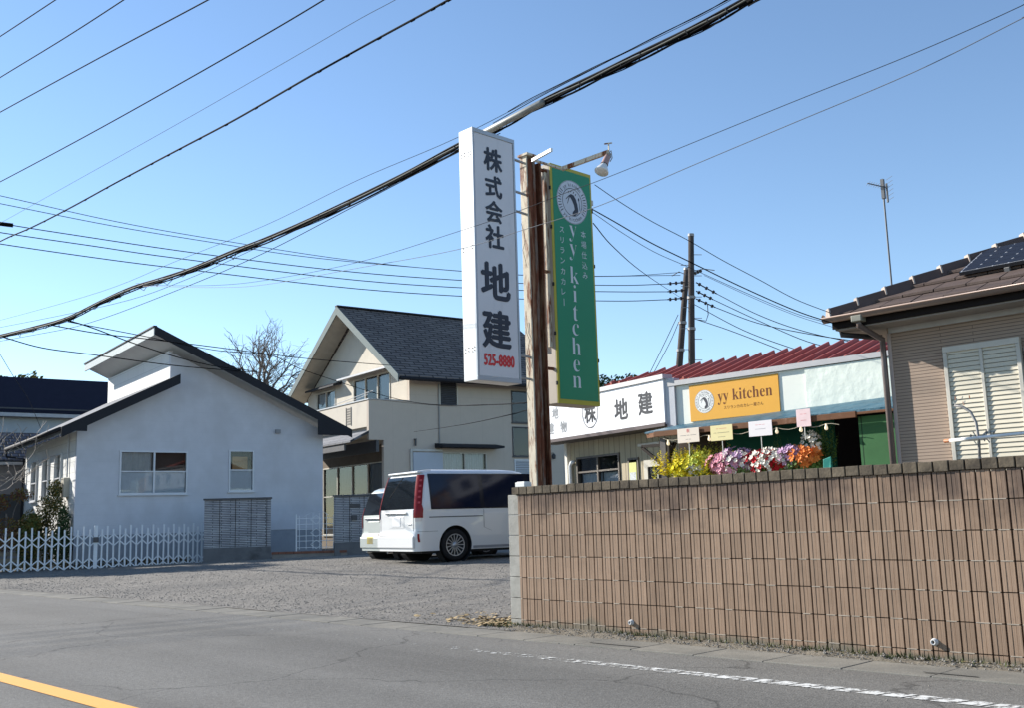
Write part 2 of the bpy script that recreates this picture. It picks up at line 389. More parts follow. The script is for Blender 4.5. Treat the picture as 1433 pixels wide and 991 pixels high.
for i in range(160):
    x = rnd(-7.75, -7.35); y = rnd(6.95, 7.25); a = rnd(0, 6.28); c = Vector((x, y, lz(x, y))); t = Vector((rnd(-.04, .04), rnd(-.04, .04), rnd(.01, .05))); e = Vector((math.cos(a), math.sin(a), 0))*.01
    b.bm.faces.new([b.bm.verts.new(q) for q in (c-e, c+e, c+t)])
o = b.build('weeds', mat('weed_green', (.10, .11, .05), .8, var=.5, vs=30)); tag(o, 'low dull green weeds and moss along the base of the tiled wall', 'weeds', kind='stuff')
# painted markings (worn)
def paint(name, col, wear, sc=(9, 9, 9), fade=None):
    M = bpy.data.materials.new(name); M.use_nodes = True; nt = M.node_tree; L = nt.links; b = nt.nodes['Principled BSDF']
    b.inputs['Base Color'].default_value = (*col, 1); b.inputs['Roughness'].default_value = .6
    tc = nd(nt, 'TexCoord'); mp = nd(nt, 'Mapping'); mp.inputs['Scale'].default_value = sc; L.new(tc.outputs['Object'], mp.inputs[0])
    n = nd(nt, 'TexNoise'); n.inputs['Scale'].default_value = 1; n.inputs['Detail'].default_value = 8; n.inputs['Roughness'].default_value = .7; L.new(mp.outputs[0], n.inputs['Vector'])
    r = nd(nt, 'MapRange'); r.inputs[1].default_value = wear-.05; r.inputs[2].default_value = wear+.05; 
    if fade:
        sx = nd(nt, 'SeparateXYZ'); L.new(tc.outputs['Object'], sx.inputs[0]); f = nd(nt, 'MapRange'); f.inputs[1].default_value = fade[0]; f.inputs[2].default_value = fade[1]; f.inputs[3].default_value = -.17; f.inputs[4].default_value = 0
        L.new(sx.outputs[0], f.inputs[0]); ad = nd(nt, 'Math', operation='ADD'); L.new(n.outputs[0], ad.inputs[0]); L.new(f.outputs[0], ad.inputs[1]); L.new(ad.outputs[0], r.inputs[0])
    else: L.new(n.outputs[0], r.inputs[0])
    L.new(r.outputs[0], b.inputs['Alpha']); return M
b = MB(); x = -16
while x < 6:                    # raised rib marking: short skewed bars
    b.quad((x, 5.63, .004), (x+.125, 5.63, .004), (x+.165, 5.76, .004), (x+.045, 5.76, .004)); x += .145
struct(b.build('white_line', paint('white_paint', (.66, .66, .63), .47, (14, 14, 14), (-7.4, -4.0))))
b = MB(); b.quad((-70, 2.60, .004), (30, 2.60, .004), (30, 2.76, .004), (-70, 2.76, .004)); struct(b.build('yellow_line', paint('orange_paint', (.78, .38, .07), .3, (20, 20, 20))))
b = MB()
for (x0, x1, y, wd) in ((-5.95, -5.4, 6.52, .02), (-3.1, -2.75, 6.5, .02)):
    b.quad((x0, y, .013), (x1, y-.01, .013), (x1, y+wd-.01, .013), (x0, y+wd, .013))
struct(b.build('drain_slot', mat('slot_dark', (.03, .03, .03), .9)))

# ------------------------------------------------------------------ tiled block wall
wl = thing('block_wall', 'long brown ribbed-tile block wall beside the road with a dark weathered cap', 'wall', (-7.36, 7.1, 0), -1.2)
b = MB(); b.box(.012, 10, .024, .16, 0, 1.262); b.build('core', mat('mortar_dark', (.035, .028, .024), .95, var=.3, bump=.5), wl)
def tilemat():
    M = mat('ribbed_tile', (.285, .198, .14), .85, var=.10, vs=7); nt = M.node_tree; L = nt.links; bb = nt.nodes['Principled BSDF']
    tc = [n for n in nt.nodes if n.type == 'TEX_COORD'][0]
    sp = nd(nt, 'SeparateXYZ'); L.new(tc.outputs['Object'], sp.inputs[0])
    def fl(i, s, off=0):
        m_ = nd(nt, 'Math', operation='MULTIPLY_ADD'); m_.inputs[1].default_value = 1/s; m_.inputs[2].default_value = off; L.new(sp.outputs[i], m_.inputs[0])
        f = nd(nt, 'Math', operation='FLOOR'); L.new(m_.outputs[0], f.inputs[0]); return f
    cb = nd(nt, 'CombineXYZ'); L.new(fl(0, .1).outputs[0], cb.inputs[0]); L.new(fl(2, .2, -.4).outputs[0], cb.inputs[2])
    wn = nd(nt, 'TexWhiteNoise'); L.new(cb.outputs[0], wn.inputs['Vector'])
    mr = nd(nt, 'MapRange'); mr.inputs[3].default_value = .90; mr.inputs[4].default_value = 1.08; L.new(wn.outputs['Value'], mr.inputs[0])
    cb2 = nd(nt, 'CombineXYZ'); L.new(fl(0, .4).outputs[0], cb2.inputs[0]); L.new(fl(2, .2, -.4).outputs[0], cb2.inputs[2])
    wn2 = nd(nt, 'TexWhiteNoise'); L.new(cb2.outputs[0], wn2.inputs['Vector'])
    mr2 = nd(nt, 'MapRange'); mr2.inputs[3].default_value = .9; mr2.inputs[4].default_value = 1.08; L.new(wn2.outputs['Value'], mr2.inputs[0])
    mu = nd(nt, 'Math', operation='MULTIPLY'); L.new(mr.outputs[0], mu.inputs[0]); L.new(mr2.outputs[0], mu.inputs[1])
    # vertical fine ribs
    mp = nd(nt, 'Mapping'); mp.inputs['Scale'].default_value = (150, 1, 4); L.new(tc.outputs['Object'], mp.inputs[0])
    n5 = nd(nt, 'TexNoise'); n5.inputs['Scale'].default_value = 1; n5.inputs['Detail'].default_value = 3; L.new(mp.outputs[0], n5.inputs['Vector'])
    r5 = nd(nt, 'MapRange'); r5.inputs[1].default_value = .3; r5.inputs[2].default_value = .7; r5.inputs[3].default_value = .84; r5.inputs[4].default_value = 1.12; L.new(n5.outputs[0], r5.inputs[0])
    m6 = nd(nt, 'Math', operation='MULTIPLY'); L.new(mu.outputs[0], m6.inputs[0]); L.new(r5.outputs[0], m6.inputs[1])
    src = bb.inputs['Base Color'].links[0].from_socket
    sc = nd(nt, 'VectorMath', operation='SCALE'); L.new(src, sc.inputs[0]); L.new(m6.outputs[0], sc.inputs['Scale'])
    # soot stains running down from the cap
    n7 = nd(nt, 'TexNoise'); n7.inputs['Scale'].default_value = 1.7; n7.inputs['Detail'].default_value = 9; n7.inputs['Roughness'].default_value = .62; L.new(tc.outputs['Object'], n7.inputs['Vector'])
    zz = nd(nt, 'MapRange'); zz.inputs[1].default_value = .55; zz.inputs[2].default_value = 1.28; zz.inputs[3].default_value = -.3; zz.inputs[4].default_value = .16; L.new(sp.outputs[2], zz.inputs[0])
    ad = nd(nt, 'Math', operation='ADD'); L.new(n7.outputs[0], ad.inputs[0]); L.new(zz.outputs[0], ad.inputs[1])
    rs = nd(nt, 'MapRange'); rs.inputs[1].default_value = .48; rs.inputs[2].default_value = .66; rs.inputs[4].default_value = .72; L.new(ad.outputs[0], rs.inputs[0])
    mm = nd(nt, 'Mix', data_type='RGBA'); L.new(rs.outputs[0], mm.inputs[0]); L.new(sc.outputs[0], mm.inputs[6]); mm.inputs[7].default_value = (.075, .055, .048, 1)
    # dirt splash at the foot
    z2 = nd(nt, 'MapRange'); z2.inputs[1].default_value = .02; z2.inputs[2].default_value = .16; z2.inputs[3].default_value = .30; z2.inputs[4].default_value = -.1; L.new(sp.outputs[2], z2.inputs[0])
    a2 = nd(nt, 'Math', operation='ADD'); L.new(n7.outputs[0], a2.inputs[0]); L.new(z2.outputs[0], a2.inputs[1])
    r2 = nd(nt, 'MapRange'); r2.inputs[1].default_value = .6; r2.inputs[2].default_value = .72; r2.inputs[4].default_value = .8; L.new(a2.outputs[0], r2.inputs[0])
    m2 = nd(nt, 'Mix', data_type='RGBA'); L.new(r2.outputs[0], m2.inputs[0]); L.new(mm.outputs[2], m2.inputs[6]); m2.inputs[7].default_value = (.16, .145, .11, 1)
    L.new(m2.outputs[2], bb.inputs['Base Color'])
    bp = nd(nt, 'Bump'); bp.inputs['Strength'].default_value = .5; bp.inputs['Distance'].default_value = .003; L.new(n5.outputs[0], bp.inputs['Height']); L.new(bp.outputs[0], bb.inputs['Normal'])
    return M
b = MB()
for r_ in range(-1, 6):
    z0 = .08+r_*.2
    for k in range(100):
        x0 = .012+k*.1
        zt = z0+.1955
        zb = max(z0+.003, 0)
        dj = .002
        gro = [0, .028, .057, .087]
        b.box(x0+.0005, x0+.0865, .0065, .0275, zb+.0005, zt-.0005)
        for j in range(3):
            b.box(x0+gro[j]+(.0014 if j else 0), x0+gro[j+1]-(.0014 if j < 2 else 0), .0+dj*(j == 1), .026, zb, zt)
b.build('tile_face', tilemat(), wl)
b = MB()
for r_ in range(7):
    z0 = .08+(r_-1)*.2+.199
    if z0 < 1.2:
        for k in range(100):
            if random.random() < .6: b.box(.012+k*.1+rnd(0, .01), .012+k*.1+rnd(.07, .095), -.0015, .02, z0-.002, z0+.004)
b.build('mortar_joint', mat('lime_mortar', (.38, .33, .27), .9, var=.3, vs=20), wl)
b = MB()
for k in range(100):
    x0 = -.06+k*.11
    if x0 > 9.9: break
    b.box(x0+rnd(0, .002), x0+.102, -.014, .175, 1.278+rnd(-.003, .002), 1.35+rnd(-.003, .003))
b.build('wall_cap', mat('cap_tile', (.135, .11, .08), .95, var=.4, vs=9, bump=.9, bs=50, dirt=(.06, .05, .04), dirt_s=3, dirt_t=(.45, .65)), wl, bevel=.004)
b = MB(); z = 0
for k, h in enumerate((.08, .2, .2, .2, .2, .2, .2)):
    b.box(-.165, .006, .03, .15, z+.004, z+h-.002); z += h
b.build('end_block', mat('grey_block', (.33, .32, .29), .95, var=.2, vs=9, bump=.7, bs=70, dirt=(.2, .2, .17), dirt_s=3), wl, bevel=.004)
pvc = mat('grey_pvc', (.5, .5, .5), .5, var=.1)
for (px, py) in ((883, 872), (1309, 899)):
    p = pixy(px, py, 7.02 if px > 1000 else 7.06)
    b = MB(); c = (p.x+7.36, 0, p.z)
    b.lathe([(.012, .01), (.012, .0), (.012, .028), (.018, .028), (.020, .025), (.020, .006), (.025, .005), (.025, -.02)], (c[0], -.001, c[2]), axis=(0, -1, 0), n=16)
    b.build('drain_pipe', pvc, wl, smooth=True)
b = MB(); b.box(0, .13, 0, .1, 0, .045); b.box(.012, .118, .012, .088, .045, .052)
o = b.build('junction_box', mat('white_plastic', (.72, .72, .7), .5, var=.05), bevel=.006); o.location = (-7.405, 7.125, 1.352); tag(o, 'small white box lying on the left end of the tiled wall cap', 'box')

# ------------------------------------------------------------------ rusty sign post
rust = mat('rusty_steel', (.16, .055, .03), .85, .2, var=.35, vs=12, bump=.5, bs=60, dirt=(.33, .20, .12), dirt_s=2.2, streak=(6, 6, .7), dirt_t=(.5, .6))
cream_rust = mat('cream_paint_rust', (.62, .55, .43), .6, var=.08, vs=8, bump=.3, bs=50, dirt=(.20, .07, .03), dirt_s=2.2, streak=(5, 5, .9), dirt_t=(.50, .58))
X0 = -7.6
po = thing('sign_post', 'tall rusty steel post with peeling cream paint between the two vertical signs', 'post', (-7.6, 7.725, .02))
b = MB(); b.box(-.115, -.103, -.07, .11, 0, 4.96); b.box(-.115, -.012, -.088, -.07, 0, 4.96); b.build('front_flange', cream_rust, po, bevel=.002)
b = MB(); b.box(-.103, .0, .0, .036, 0, 4.94); b.build('web', mat('brown_rust', (.19, .14, .11), .85, .1, var=.25, vs=10, bump=.5, bs=60, dirt=(.15, .055, .03), dirt_s=2.4, streak=(5, 5, .8), dirt_t=(.47, .53)), po, bevel=.002)
b = MB(); b.box(-.103, .006, .108, .125, 0, 4.92); b.box(-.022, -.008, -.07, -.001, 0.0, 4.92); b.build('rear_flange', rust, po, bevel=.002)
b = MB()
b.box(-.13, .02, -.105, .06, 4.96, 4.985)
b.build('top_plate', cream_rust, po)
for z in (4.88, 4.52, 4.30, 2.72, 2.48):
    b = MB(); b.bar((-.05, -.089, z), (-.05, -.282, z+.01), .022, .022)
    b.build('bracket', mat('galvanised', (.32, .31, .30), .6, .3, var=.15), po, bevel=.002)
for z in (4.86, 2.62, 3.7):
    b = MB(); b.bar((-.05, .126, z), (-.05, .259, z), .03, .03); b.build('bracket', rust, po)
b = MB()
p0 = pix(745, 224, 10.05)-Vector((-7.6, 7.725, .02)); p1 = pix(772, 209, 9.7)-Vector((-7.6, 7.725, .02))
b.bar(p0, p1, .022, .03)
b.build('light_bracket', mat('white_tube', (.8, .8, .78), .4), po)
# lamp arm
a0 = pix(786, 236, 10.45)-Vector((-7.6, 7.725, .02)); a1 = pix(852, 212, 10.3)-Vector((-7.6, 7.725, .02))
b = MB(); b.bar(a0, a1, .035, .04); b.bar(pix(748, 224, 10.1)-Vector((-7.6, 7.725, .02)), a0, .02, .02); b.bar(a1+Vector((0, 0, -.03)), a1+Vector((0, 0, .09)), .01, .01); b.bar(a1+Vector((-.04, -.02, .09)), a1+Vector((.03, .02, .09)), .01, .012)
b.build('lamp_arm', cream_rust, po)
b = MB(); k = 0
for z in (4.2, 3.1, 2.75):
    pts = [Vector((-.06+.03*math.sin(t*2.1+z), -.092-.03*abs(math.sin(t*3+z)), z-t*.1)) for t in range(6)]
    b.tube(pts, .0025, 5)
b.build('loose_wire', mat('dark_wire', (.02, .02, .02), .9, spec=.1), po)
# flood lamp
lc = pix(852, 214, 10.3); ld = (pix(843, 243, 10.2)-pix(853, 218, 10.3)).normalized()
fl = thing('flood_lamp', 'reflector flood lamp hanging from the arm above the green sign', 'lamp', lc)
b = MB(); b.bar((0, 0, 0), (0, 0, -.05), .03, .03); b.tube([(0, 0, .0), (.03, .0, .02), (.04, 0, -.06), (.01, 0, -.09)], .005, 6); b.build('mount', mat('galvanised', (.5, .49, .46), .5, .4), fl)
b = MB(); b.lathe([(.001, .035), (.028, .038), (.033, .06), (.036, .13), (.04, .15)], (0, 0, 0), ld, 20); b.build('socket', mat('pink_brown_cap', (.35, .22, .20), .5), fl, smooth=True)
b = MB(); b.lathe([(.030, .148), (.036, .16), (.050, .19), (.066, .222), (.073, .24), (.071, .246), (.05, .253), (.025, .257), (.0, .258)], (0, 0, 0), ld, 24); b.build('bulb', mat('white_glass_bulb', (.8, .78, .74), .15, coat=.5), fl, smooth=True)

# ------------------------------------------------------------------ white vertical sign
acry = mat('white_acrylic', (.64, .62, .635), .3, var=.03, vs=2, dirt=(.57, .55, .56), dirt_s=1.5, streak=(3, 3, .8))
whitep = mat('white_painted_metal', (.80, .80, .78), .45, var=.04, vs=3, dirt=(.55, .45, .32), dirt_s=2.5, streak=(4, 4, .8), dirt_t=(.68, .75))
ws = thing('signboard', 'tall white box sign with dark vertical lettering and a red phone number', 'sign', (-7.6, 6.83, 2.43))
T_ = .20
b = MB(); b.box(-T_, 0, 0, .61, 0, 2.67); b.build('sign_box', whitep, ws, bevel=.006)
b = MB(); b.box(-.004, .006, .03, .58, .05, 2.62); b.build('face_panel', acry, ws)
b = MB()
for (y0, y1, z0, z1) in ((.0, .61, .0, .045), (.0, .61, 2.625, 2.67), (.0, .022, .045, 2.625), (.588, .61, .045, 2.625)): b.box(-.002, .012, y0, y1, z0, z1)
b.build('frame', mat('grey_aluminium', (.42, .43, .45), .4, .5, var=.06), ws, bevel=.002)
ink = mat('navy_black_ink', (.02, .022, .035), .5, var=.1)
red_ink = mat('red_ink', (.6, .03, .03), .5, var=.1)
def face_z(py): return None
def on_x(px, py, x0):
    q = RX*((px-716.5)/FPX) - UX*((py-495.5)/FPX) + fw
    return Vector((0, 0, CAMZ))+q*(x0/q.x)
for ch, px, py, sz in (('株', 690, 223.5, .265), ('式', 691, 261, .25), ('会', 691.5, 296, .25), ('社', 692.6, 331.5, .265), ('地', 694, 393.4, .42), ('建', 695.6, 461, .415)):
    p = on_x(px, py, -7.59)
    text('lettering', ch, (.007, p.y-6.83, p.z-2.43), (0, 1, 0), (0, 0, 1), sz, ink, ws, .001, bold=sz*.036, xs=1.0)
text('phone_number', '525-8880', (.007, .305, .215), (0, 1, 0), (0, 0, 1), .165, red_ink, ws, .001, bold=.007, xs=.64, spacing=1.06)
for z in (2.37, 1.36, .30):
    for k, x in enumerate((-.17, -.12, -.06, -.03)):
        if z == 1.36 and k in (1, 2): continue
        for dz in (0, .035):
            b = MB(); b.lathe([(.006, 0), (.006, .004), (0, .005)], (x, 0, z+dz+.01*(k % 2)), axis=(0, -1, 0), n=8)
            b.build('screw', mat('rusty_screw', (.25, .2, .17), .6, .3), ws)

# ------------------------------------------------------------------ green vertical sign
gs = thing('signboard', 'tall green box sign with yellow border, round emblem and vertical white lettering', 'sign', (-7.6, 7.985, 2.26))
beige = mat('beige_sheet_metal', (.5, .44, .37), .6, var=.08, vs=6, dirt=(.30, .2, .14), dirt_s=2, streak=(5, 5, .7), dirt_t=(.55, .65))
b = MB(); b.box(-.26, -.002, 0, .68, 0, 2.71); b.build('sign_box', beige, gs, bevel=.005)
b = MB(); b.box(-.235, -.20, -.045, -.001, .62, 2.6); b.box(-.07, -.04, -.045, -.001, .62, 2.65); b.build('side_channel', cream_rust, gs, bevel=.003)
b = MB(); b.box(.0, .008, 0, .68, 0, 2.71); b.build('border', mat('ochre_yellow', (.42, .36, .03), .5, var=.08), gs)
b = MB(); b.box(.0085, .011, .035, .655, .05, 2.67); b.build('face_panel', mat('sign_green', (.004, .225, .10), .45, var=.05, vs=2), gs)
for z in (.75, 1.3, 1.95, 2.4, .2):
    b = MB(); b.box(-.006, .012, -.012, .004, z, z+.04); b.build('clip', mat('black_clip', (.03, .03, .03), .6), gs)
for z in (.5, 1.6, 2.25):
    b = MB(); b.box(-.006, .012, .676, .692, z, z+.04); b.build('clip', mat('black_clip'), gs)
wt = mat('sign_white', (.62, .66, .68), .5, var=.04)
def disc(mb, c, ru, uv, r, n=48, d=0, r0=0):
    ru = Vector(ru); uv = Vector(uv); nn = ru.cross(uv).normalized(); c = Vector(c)+nn*d
    ring = [c+ru*r*math.cos(k*2*PI/n)+uv*r*math.sin(k*2*PI/n) for k in range(n)]
    if r0 == 0: mb.bm.faces.new([mb.bm.verts.new(p) for p in ring])
    else:
        o_ = [mb.bm.verts.new(p) for p in ring]; i_ = [mb.bm.verts.new(c+(p-c)*(r0/r)) for p in ring]
        for k in range(n): mb.bm.faces.new((o_[k], o_[(k+1) % n], i_[(k+1) % n], i_[k]))
def emblem(par, c, ru, uv, r, white, dark):
    c = Vector(c); ru = Vector(ru); uv = Vector(uv); nn = ru.cross(uv).normalized()
    b = MB(); disc(b, c, ru, uv, r, d=.001); e = b.build('emblem', white, par)
    b = MB(); disc(b, c, ru, uv, r*.645, d=.002, r0=r*.615); disc(b, c, ru, uv, r*.985, d=.002, r0=r*.97)
    def pp(x, y, d=.002): return c+ru*x*r+uv*y*r+nn*d
    def pg(pts, d=.002): b.bm.faces.new([b.bm.verts.new(pp(x, y, d)) for x, y in pts])
    # dark veil of hair falling behind a profile
    pg([(-.22, .28), (-.08, .37), (.10, .34), (.24, .18), (.33, -.05), (.37, -.3), (.36, -.46), (.18, -.56), (.0, -.5), (.06, -.40), (.14, -.30), (.10, -.12), (.02, .02), (-.06, .14)], .0024)
    pg([(.02, -.42), (.14, -.36), (.2, -.58), (.05, -.62), (-.02, -.54)], .0030)
    pg([(-.34, -.12), (-.30, -.10), (-.16, .22), (-.2, .26)], .002)           # face line
    pg([(-.42, .10), (-.40, .06), (-.18, .27), (-.20, .30)], .0026)
    for (x, y) in ((-.22, .44), (-.06, .50), (.10, .46), (.22, .38)):
        pg([(x-.045, y-.03), (x, y-.05), (x+.05, y+.06), (x-.0, y+.05)], .002)
    pg([(.40, .28), (.46, .26), (.47, .16), (.42, .12), (.38, .18)], .002); pg([(.42, .14), (.45, .14), (.50, -.30), (.47, -.32)], .0028)
    for k in range(9):                                                           # radial strokes either side of the ring text
        for sgn in (1, -1):
            a = R(-34+k*8.5); x = sgn*math.cos(a); y = math.sin(a); tx, ty = -y, x
            w_ = .014 if k % 2 else .02
            pg([(x*.72+tx*w_, y*.72+ty*w_), (x*.72-tx*w_, y*.72-ty*w_), (x*.92-tx*w_, y*.92-ty*w_), (x*.92+tx*w_, y*.92+ty*w_)], .002)
    b.build('figure', dark, e)
    word = 'yy kitchen'
    for k, ch in enumerate(word):
        if ch == ' ': continue
        a = R(90+40-k*80/9)
        dr = ru*math.cos(a)+uv*math.sin(a); tr = ru*math.sin(a)-uv*math.cos(a)
        text('ring_lettering', ch, c+dr*r*.80, tr, dr, r*.25, dark, e, .002)
        a = R(-90-40+k*80/9); dr = ru*math.cos(a)+uv*math.sin(a); tr = -ru*math.sin(a)+uv*math.cos(a)
        text('ring_lettering', ch, c+dr*r*.80, tr, -dr, r*.25, dark, e, .002)
Yv, Zv = (0, 1, 0), (0, 0, 1)
emblem(gs, (.0115, .345, 2.315), Yv, Zv, .255, mat('emblem_white', (.56, .60, .66), .5), ink)
ys = [1.975, 1.72, 1.44, 1.225, 1.045, .885, .70, .495, .30]
SER = dict(zip('ykitchen', '𝐲𝐤𝐢𝐭𝐜𝐡𝐞𝐧'))
for ch, (px, py) in zip('yykitchen', ((801.5, 321), (802, 347), (803, 386), (804.4, 412), (805, 438), (805.5, 463), (806.4, 486), (807, 514), (807.7, 537))):
    p = on_x(px, py, -7.59)
    text('lettering', SER[ch], (.0115, p.y-7.985, p.z-2.26+(.035 if ch in 'ecn' else .0)), Yv, Zv, .29, wt, gs, .001, off=-.004)
for k, ch in enumerate('スリランカカレ'):
    p = on_x(786+.4*k, 321+14.5*k, -7.59); text('small_lettering', ch, (.0115, p.y-7.985, p.z-2.26), Yv, Zv, .088, wt, gs, .001)
p = on_x(789.2, 422.5, -7.59)
b = MB(); b.box(.0115, .0125, p.y-7.989, p.y-7.981, p.z-2.30, p.z-2.22); b.build('small_lettering', wt, gs)
for k, ch in enumerate('本場仕込み'):
    p = on_x(816+.7*k, 328+14.4*k, -7.59); text('small_lettering', ch, (.0115, p.y-7.985, p.z-2.26), Yv, Zv, .092, wt, gs, .001)
b = MB(); b.box(-.13, -.02, .683, .74, 2.36, 2.42); b.build('cable_anchor', pvc, gs)

# ------------------------------------------------------------------ white house on the left (gable wall towards the lot)
lh = thing('house', 'white single-storey house with a raised clerestory and dark roof edges behind the folding gate', 'house', (-29.31, 11.18, 0), -8)
siding = brickmat('white_siding', (.58, .585, .62), (.575, .58, .615), (.54, .545, .58), 3.0, .3, .005, 'y', .7, bump=.15, dist=.003, var=.06, dirt=(.50, .50, .52), dirt_t=(.48, .8))
siding_f = brickmat('white_siding_front', (.72, .72, .70), (.70, .70, .68), (.52, .52, .5), 1.8, .3, .008, 'x', .7, bump=.3, dist=.005, var=.04)
G = PL((0, 0, 0), (0, 1, 0), (1, 0, 0))       # gable plane: a = v
F = PL((0, 0, 0), (1, 0, 0), (0, -1, 0))      # street plane: a = u (negative to the left)
b = MB(); G.wall(b, [(.001, .93), (7.52, .93), (7.52, 4.06), (2.56, 6.30), (2.56, 5.36), (.001, 3.88)], [(1.18, 3.14, 2.06, 3.32), (4.40, 5.20, 2.12, 3.38)], .14)
b.build('gable_wall', siding, lh)
b = MB(); F.wall(b, [(-6.95, .93), (-.142, .93), (-.142, 3.86), (-6.95, 3.86)], [(-5.77, -4.95, 2.04, 3.34), (-4.12, -3.30, 2.04, 3.34), (-2.47, -1.65, 2.04, 3.34)], .14)
b.build('street_wall', siding_f, lh)
b = MB(); b.box(-6.95, -.145, 2.56, 2.66, 4.9, 6.36); b.build('clerestory_wall', siding_f, lh)
b = MB(); b.box(-6.95, -.02, .02, 7.5, -.1, .93); b.build('foundation', mat('foundation_grey', (.30, .32, .35), .9, var=.12, bump=.4), lh)
roofd = mat('dark_roof_metal', (.022, .023, .028), .7, 0, spec=.2, var=.12, vs=3)
roofg = brickmat('grey_slate_roof', (.20, .205, .22), (.17, .175, .19), (.06, .06, .065), .6, .3, .012, 'f', .75, bump=.5)
soff = mat('soffit_board', (.52, .53, .52), .8, var=.05)
def slab(mb, u0, u1, v0, z0, v1, z1, t):
    mb.hexa([(u0, v0, z0-t), (u1, v0, z0-t), (u1, v1, z1-t), (u0, v1, z1-t), (u0, v0, z0), (u1, v0, z0), (u1, v1, z1), (u0, v1, z1)])
    return mb
b = MB(); slab(b, -7.45, .57, -.50, 3.88, 2.60, 5.52, .12); b.build('lower_roof', roofg, lh)
b = MB(); slab(b, -7.45, .57, -.46, 3.76, 2.555, 5.40, .03); b.build('soffit', soff, lh)
b = MB(); slab(b, .572, .61, -.55, 3.90, 2.68, 5.56, .29); b.poly([(.574, -.55, 3.80), (.574, .12, 3.80), (.574, .12, 3.99), (.574, -.55, 3.64)], ext=(.034, 0, 0)); b.build('rake_board', roofd, lh)
b = MB(); slab(b, -7.5, .60, 1.92, 6.92, 8.2, 4.07, .10); b.build('upper_roof', roofg, lh)
b = MB(); slab(b, -7.45, .56, 1.96, 6.79, 8.1, 4.0, .03); b.build('soffit', soff, lh)
b = MB(); slab(b, .602, .64, 1.90, 6.94, 8.25, 4.06, .26)
b.poly([(.604, 7.06, 4.40), (.604, 7.06, 3.86), (.604, 8.16, 3.86), (.604, 8.2, 3.98)], ext=(.034, 0, 0)); b.build('rake_board', roofd, lh)
b = MB(); b.box(-7.5, .6, 1.87, 1.918, 6.66, 6.90); b.build('high_fascia', mat('grey_fascia', (.42, .46, .46), .6, var=.05), lh)
b = MB(); b.box(-7.5, .64, 1.84, 1.95, 6.905, 6.945); b.build('fascia_cap', roofd, lh)
b = MB()
b.tube([(-7.5, -.55, 3.86), (.45, -.55, 3.86)], .055, 10); b.build('gutter', roofd, lh, smooth=True)
b = MB(); b.tube([(-7.4, -.55, 3.8), (-7.4, -.52, 3.6), (-6.85, -.08, 3.5), (-6.85, -.08, .4)], .035, 8); b.build('downpipe', roofd, lh, smooth=True)
b = MB(); b.tube([(-.82, -.04, 3.84), (-.82, -.04, 2.6)], .022, 6); b.build('conduit', mat('conduit_grey', (.45, .46, .48), .5), lh)
b = MB(); b.box(-1.02, -.66, -.16, -.002, 2.03, 2.58); mb_ = b.build('meter_box', mat('meter_beige', (.42, .39, .32), .5), lh, bevel=.01)
b = MB(); b.box(-1.16, -1.03, -.12, -.002, 2.08, 2.5); b.build('meter_cover', mat('meter_cream', (.6, .6, .45), .5), mb_)
b = MB(); G.box(b, 5.88, 6.04, 3.93, 4.05, .001, .09); b.build('wall_vent', mat('vent_grey', (.25, .25, .26), .5), lh, bevel=.01)
frost2 = mat('film_pane', (.25, .27, .29), .35, var=.1)
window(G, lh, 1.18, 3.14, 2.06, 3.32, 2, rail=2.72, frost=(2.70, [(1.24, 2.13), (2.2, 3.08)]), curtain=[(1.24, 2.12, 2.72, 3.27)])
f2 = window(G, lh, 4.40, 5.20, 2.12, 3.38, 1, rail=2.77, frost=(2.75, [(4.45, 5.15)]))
q = MB(); G.box(q, 4.62, 5.1, 2.8, 3.20, -.3, -.28); q.build('wooden_cabinet', mat('orange_wood', (.55, .25, .06), .5, var=.3), f2)
grn_g = mat('greenish_blind', (.36, .44, .42), .5, var=.1)
tan_p = mat('tan_panel', (.36, .34, .30), .7, var=.1)
for a0 in (-5.77, -4.12, -2.47):
    wf = window(F, lh, a0, a0+.82, 2.04, 3.34, 1, rail=2.62, proud=.06)
    q = MB(); F.box(q, a0+.05, a0+.77, 2.08, 2.60, -.04, -.035); q.build('lower_pane', tan_p, wf)
    q = MB(); F.box(q, a0+.05, a0+.77, 2.63, 3.3, -.06, -.055); q.build('blind', grn_g, wf)

# ------------------------------------------------------------------ two storey house
th = thing('house', 'cream two-storey house with a steep dark shingle gable roof and a front balcony', 'house', (-30.67, 22.19, 0), -8)
stucco = mat('cream_stucco', (.55, .50, .42), .85, var=.05, vs=1.5, bump=.3, bs=60, dirt=(.47, .43, .37), dirt_s=.8, streak=(1, 1, .5))
stucco_s = brickmat('grey_stucco_side', (.53, .46, .385), (.52, .45, .375), (.45, .39, .33), 1.0, 2.9, .006, 'y', .85, bump=.15, dist=.003, var=.04)
TG = PL((0, 0, 0), (0, 1, 0), (1, 0, 0))
TF = PL((0, 1.72, 0), (1, 0, 0), (0, -1, 0))
b = MB(); TG.wall(b, [(.0, 5.53), (.0, 4.50), (.0, 4.06), (.61, 4.06), (.61, 0), (9.75, 0), (9.75, 6.45), (1.722, 6.45), (1.722, 5.53)], [(3.03, 3.88, 5.42, 6.58-.16), (3.12, 5.16, 2.5, 3.64), (6.44, 7.62, 4.88, 6.18), (6.44, 7.62, 3.52, 4.72), (6.5, 7.5, 2.4, 3.40), (9.05, 9.62, 1.8, 3.42)], .16)
b.build('side_wall', stucco_s, th)
b = MB(); TF.wall(b, [(-9.0, 4.1), (-.165, 4.1), (-.165, 6.55), (-4.4, 9.45), (-9.0, 6.6)], [(-8.1, -6.2, 5.5, 6.75), (-4.55, -1.45, 4.6, 6.9)], .14)
b.build('front_wall', stucco, th)
b = MB(); TF.wall(b, [(-9.0, 0), (-.165, 0), (-.165, 4.09), (-9.0, 4.09)], [(-7.4, -2.0, .6, 3.42)], .14)
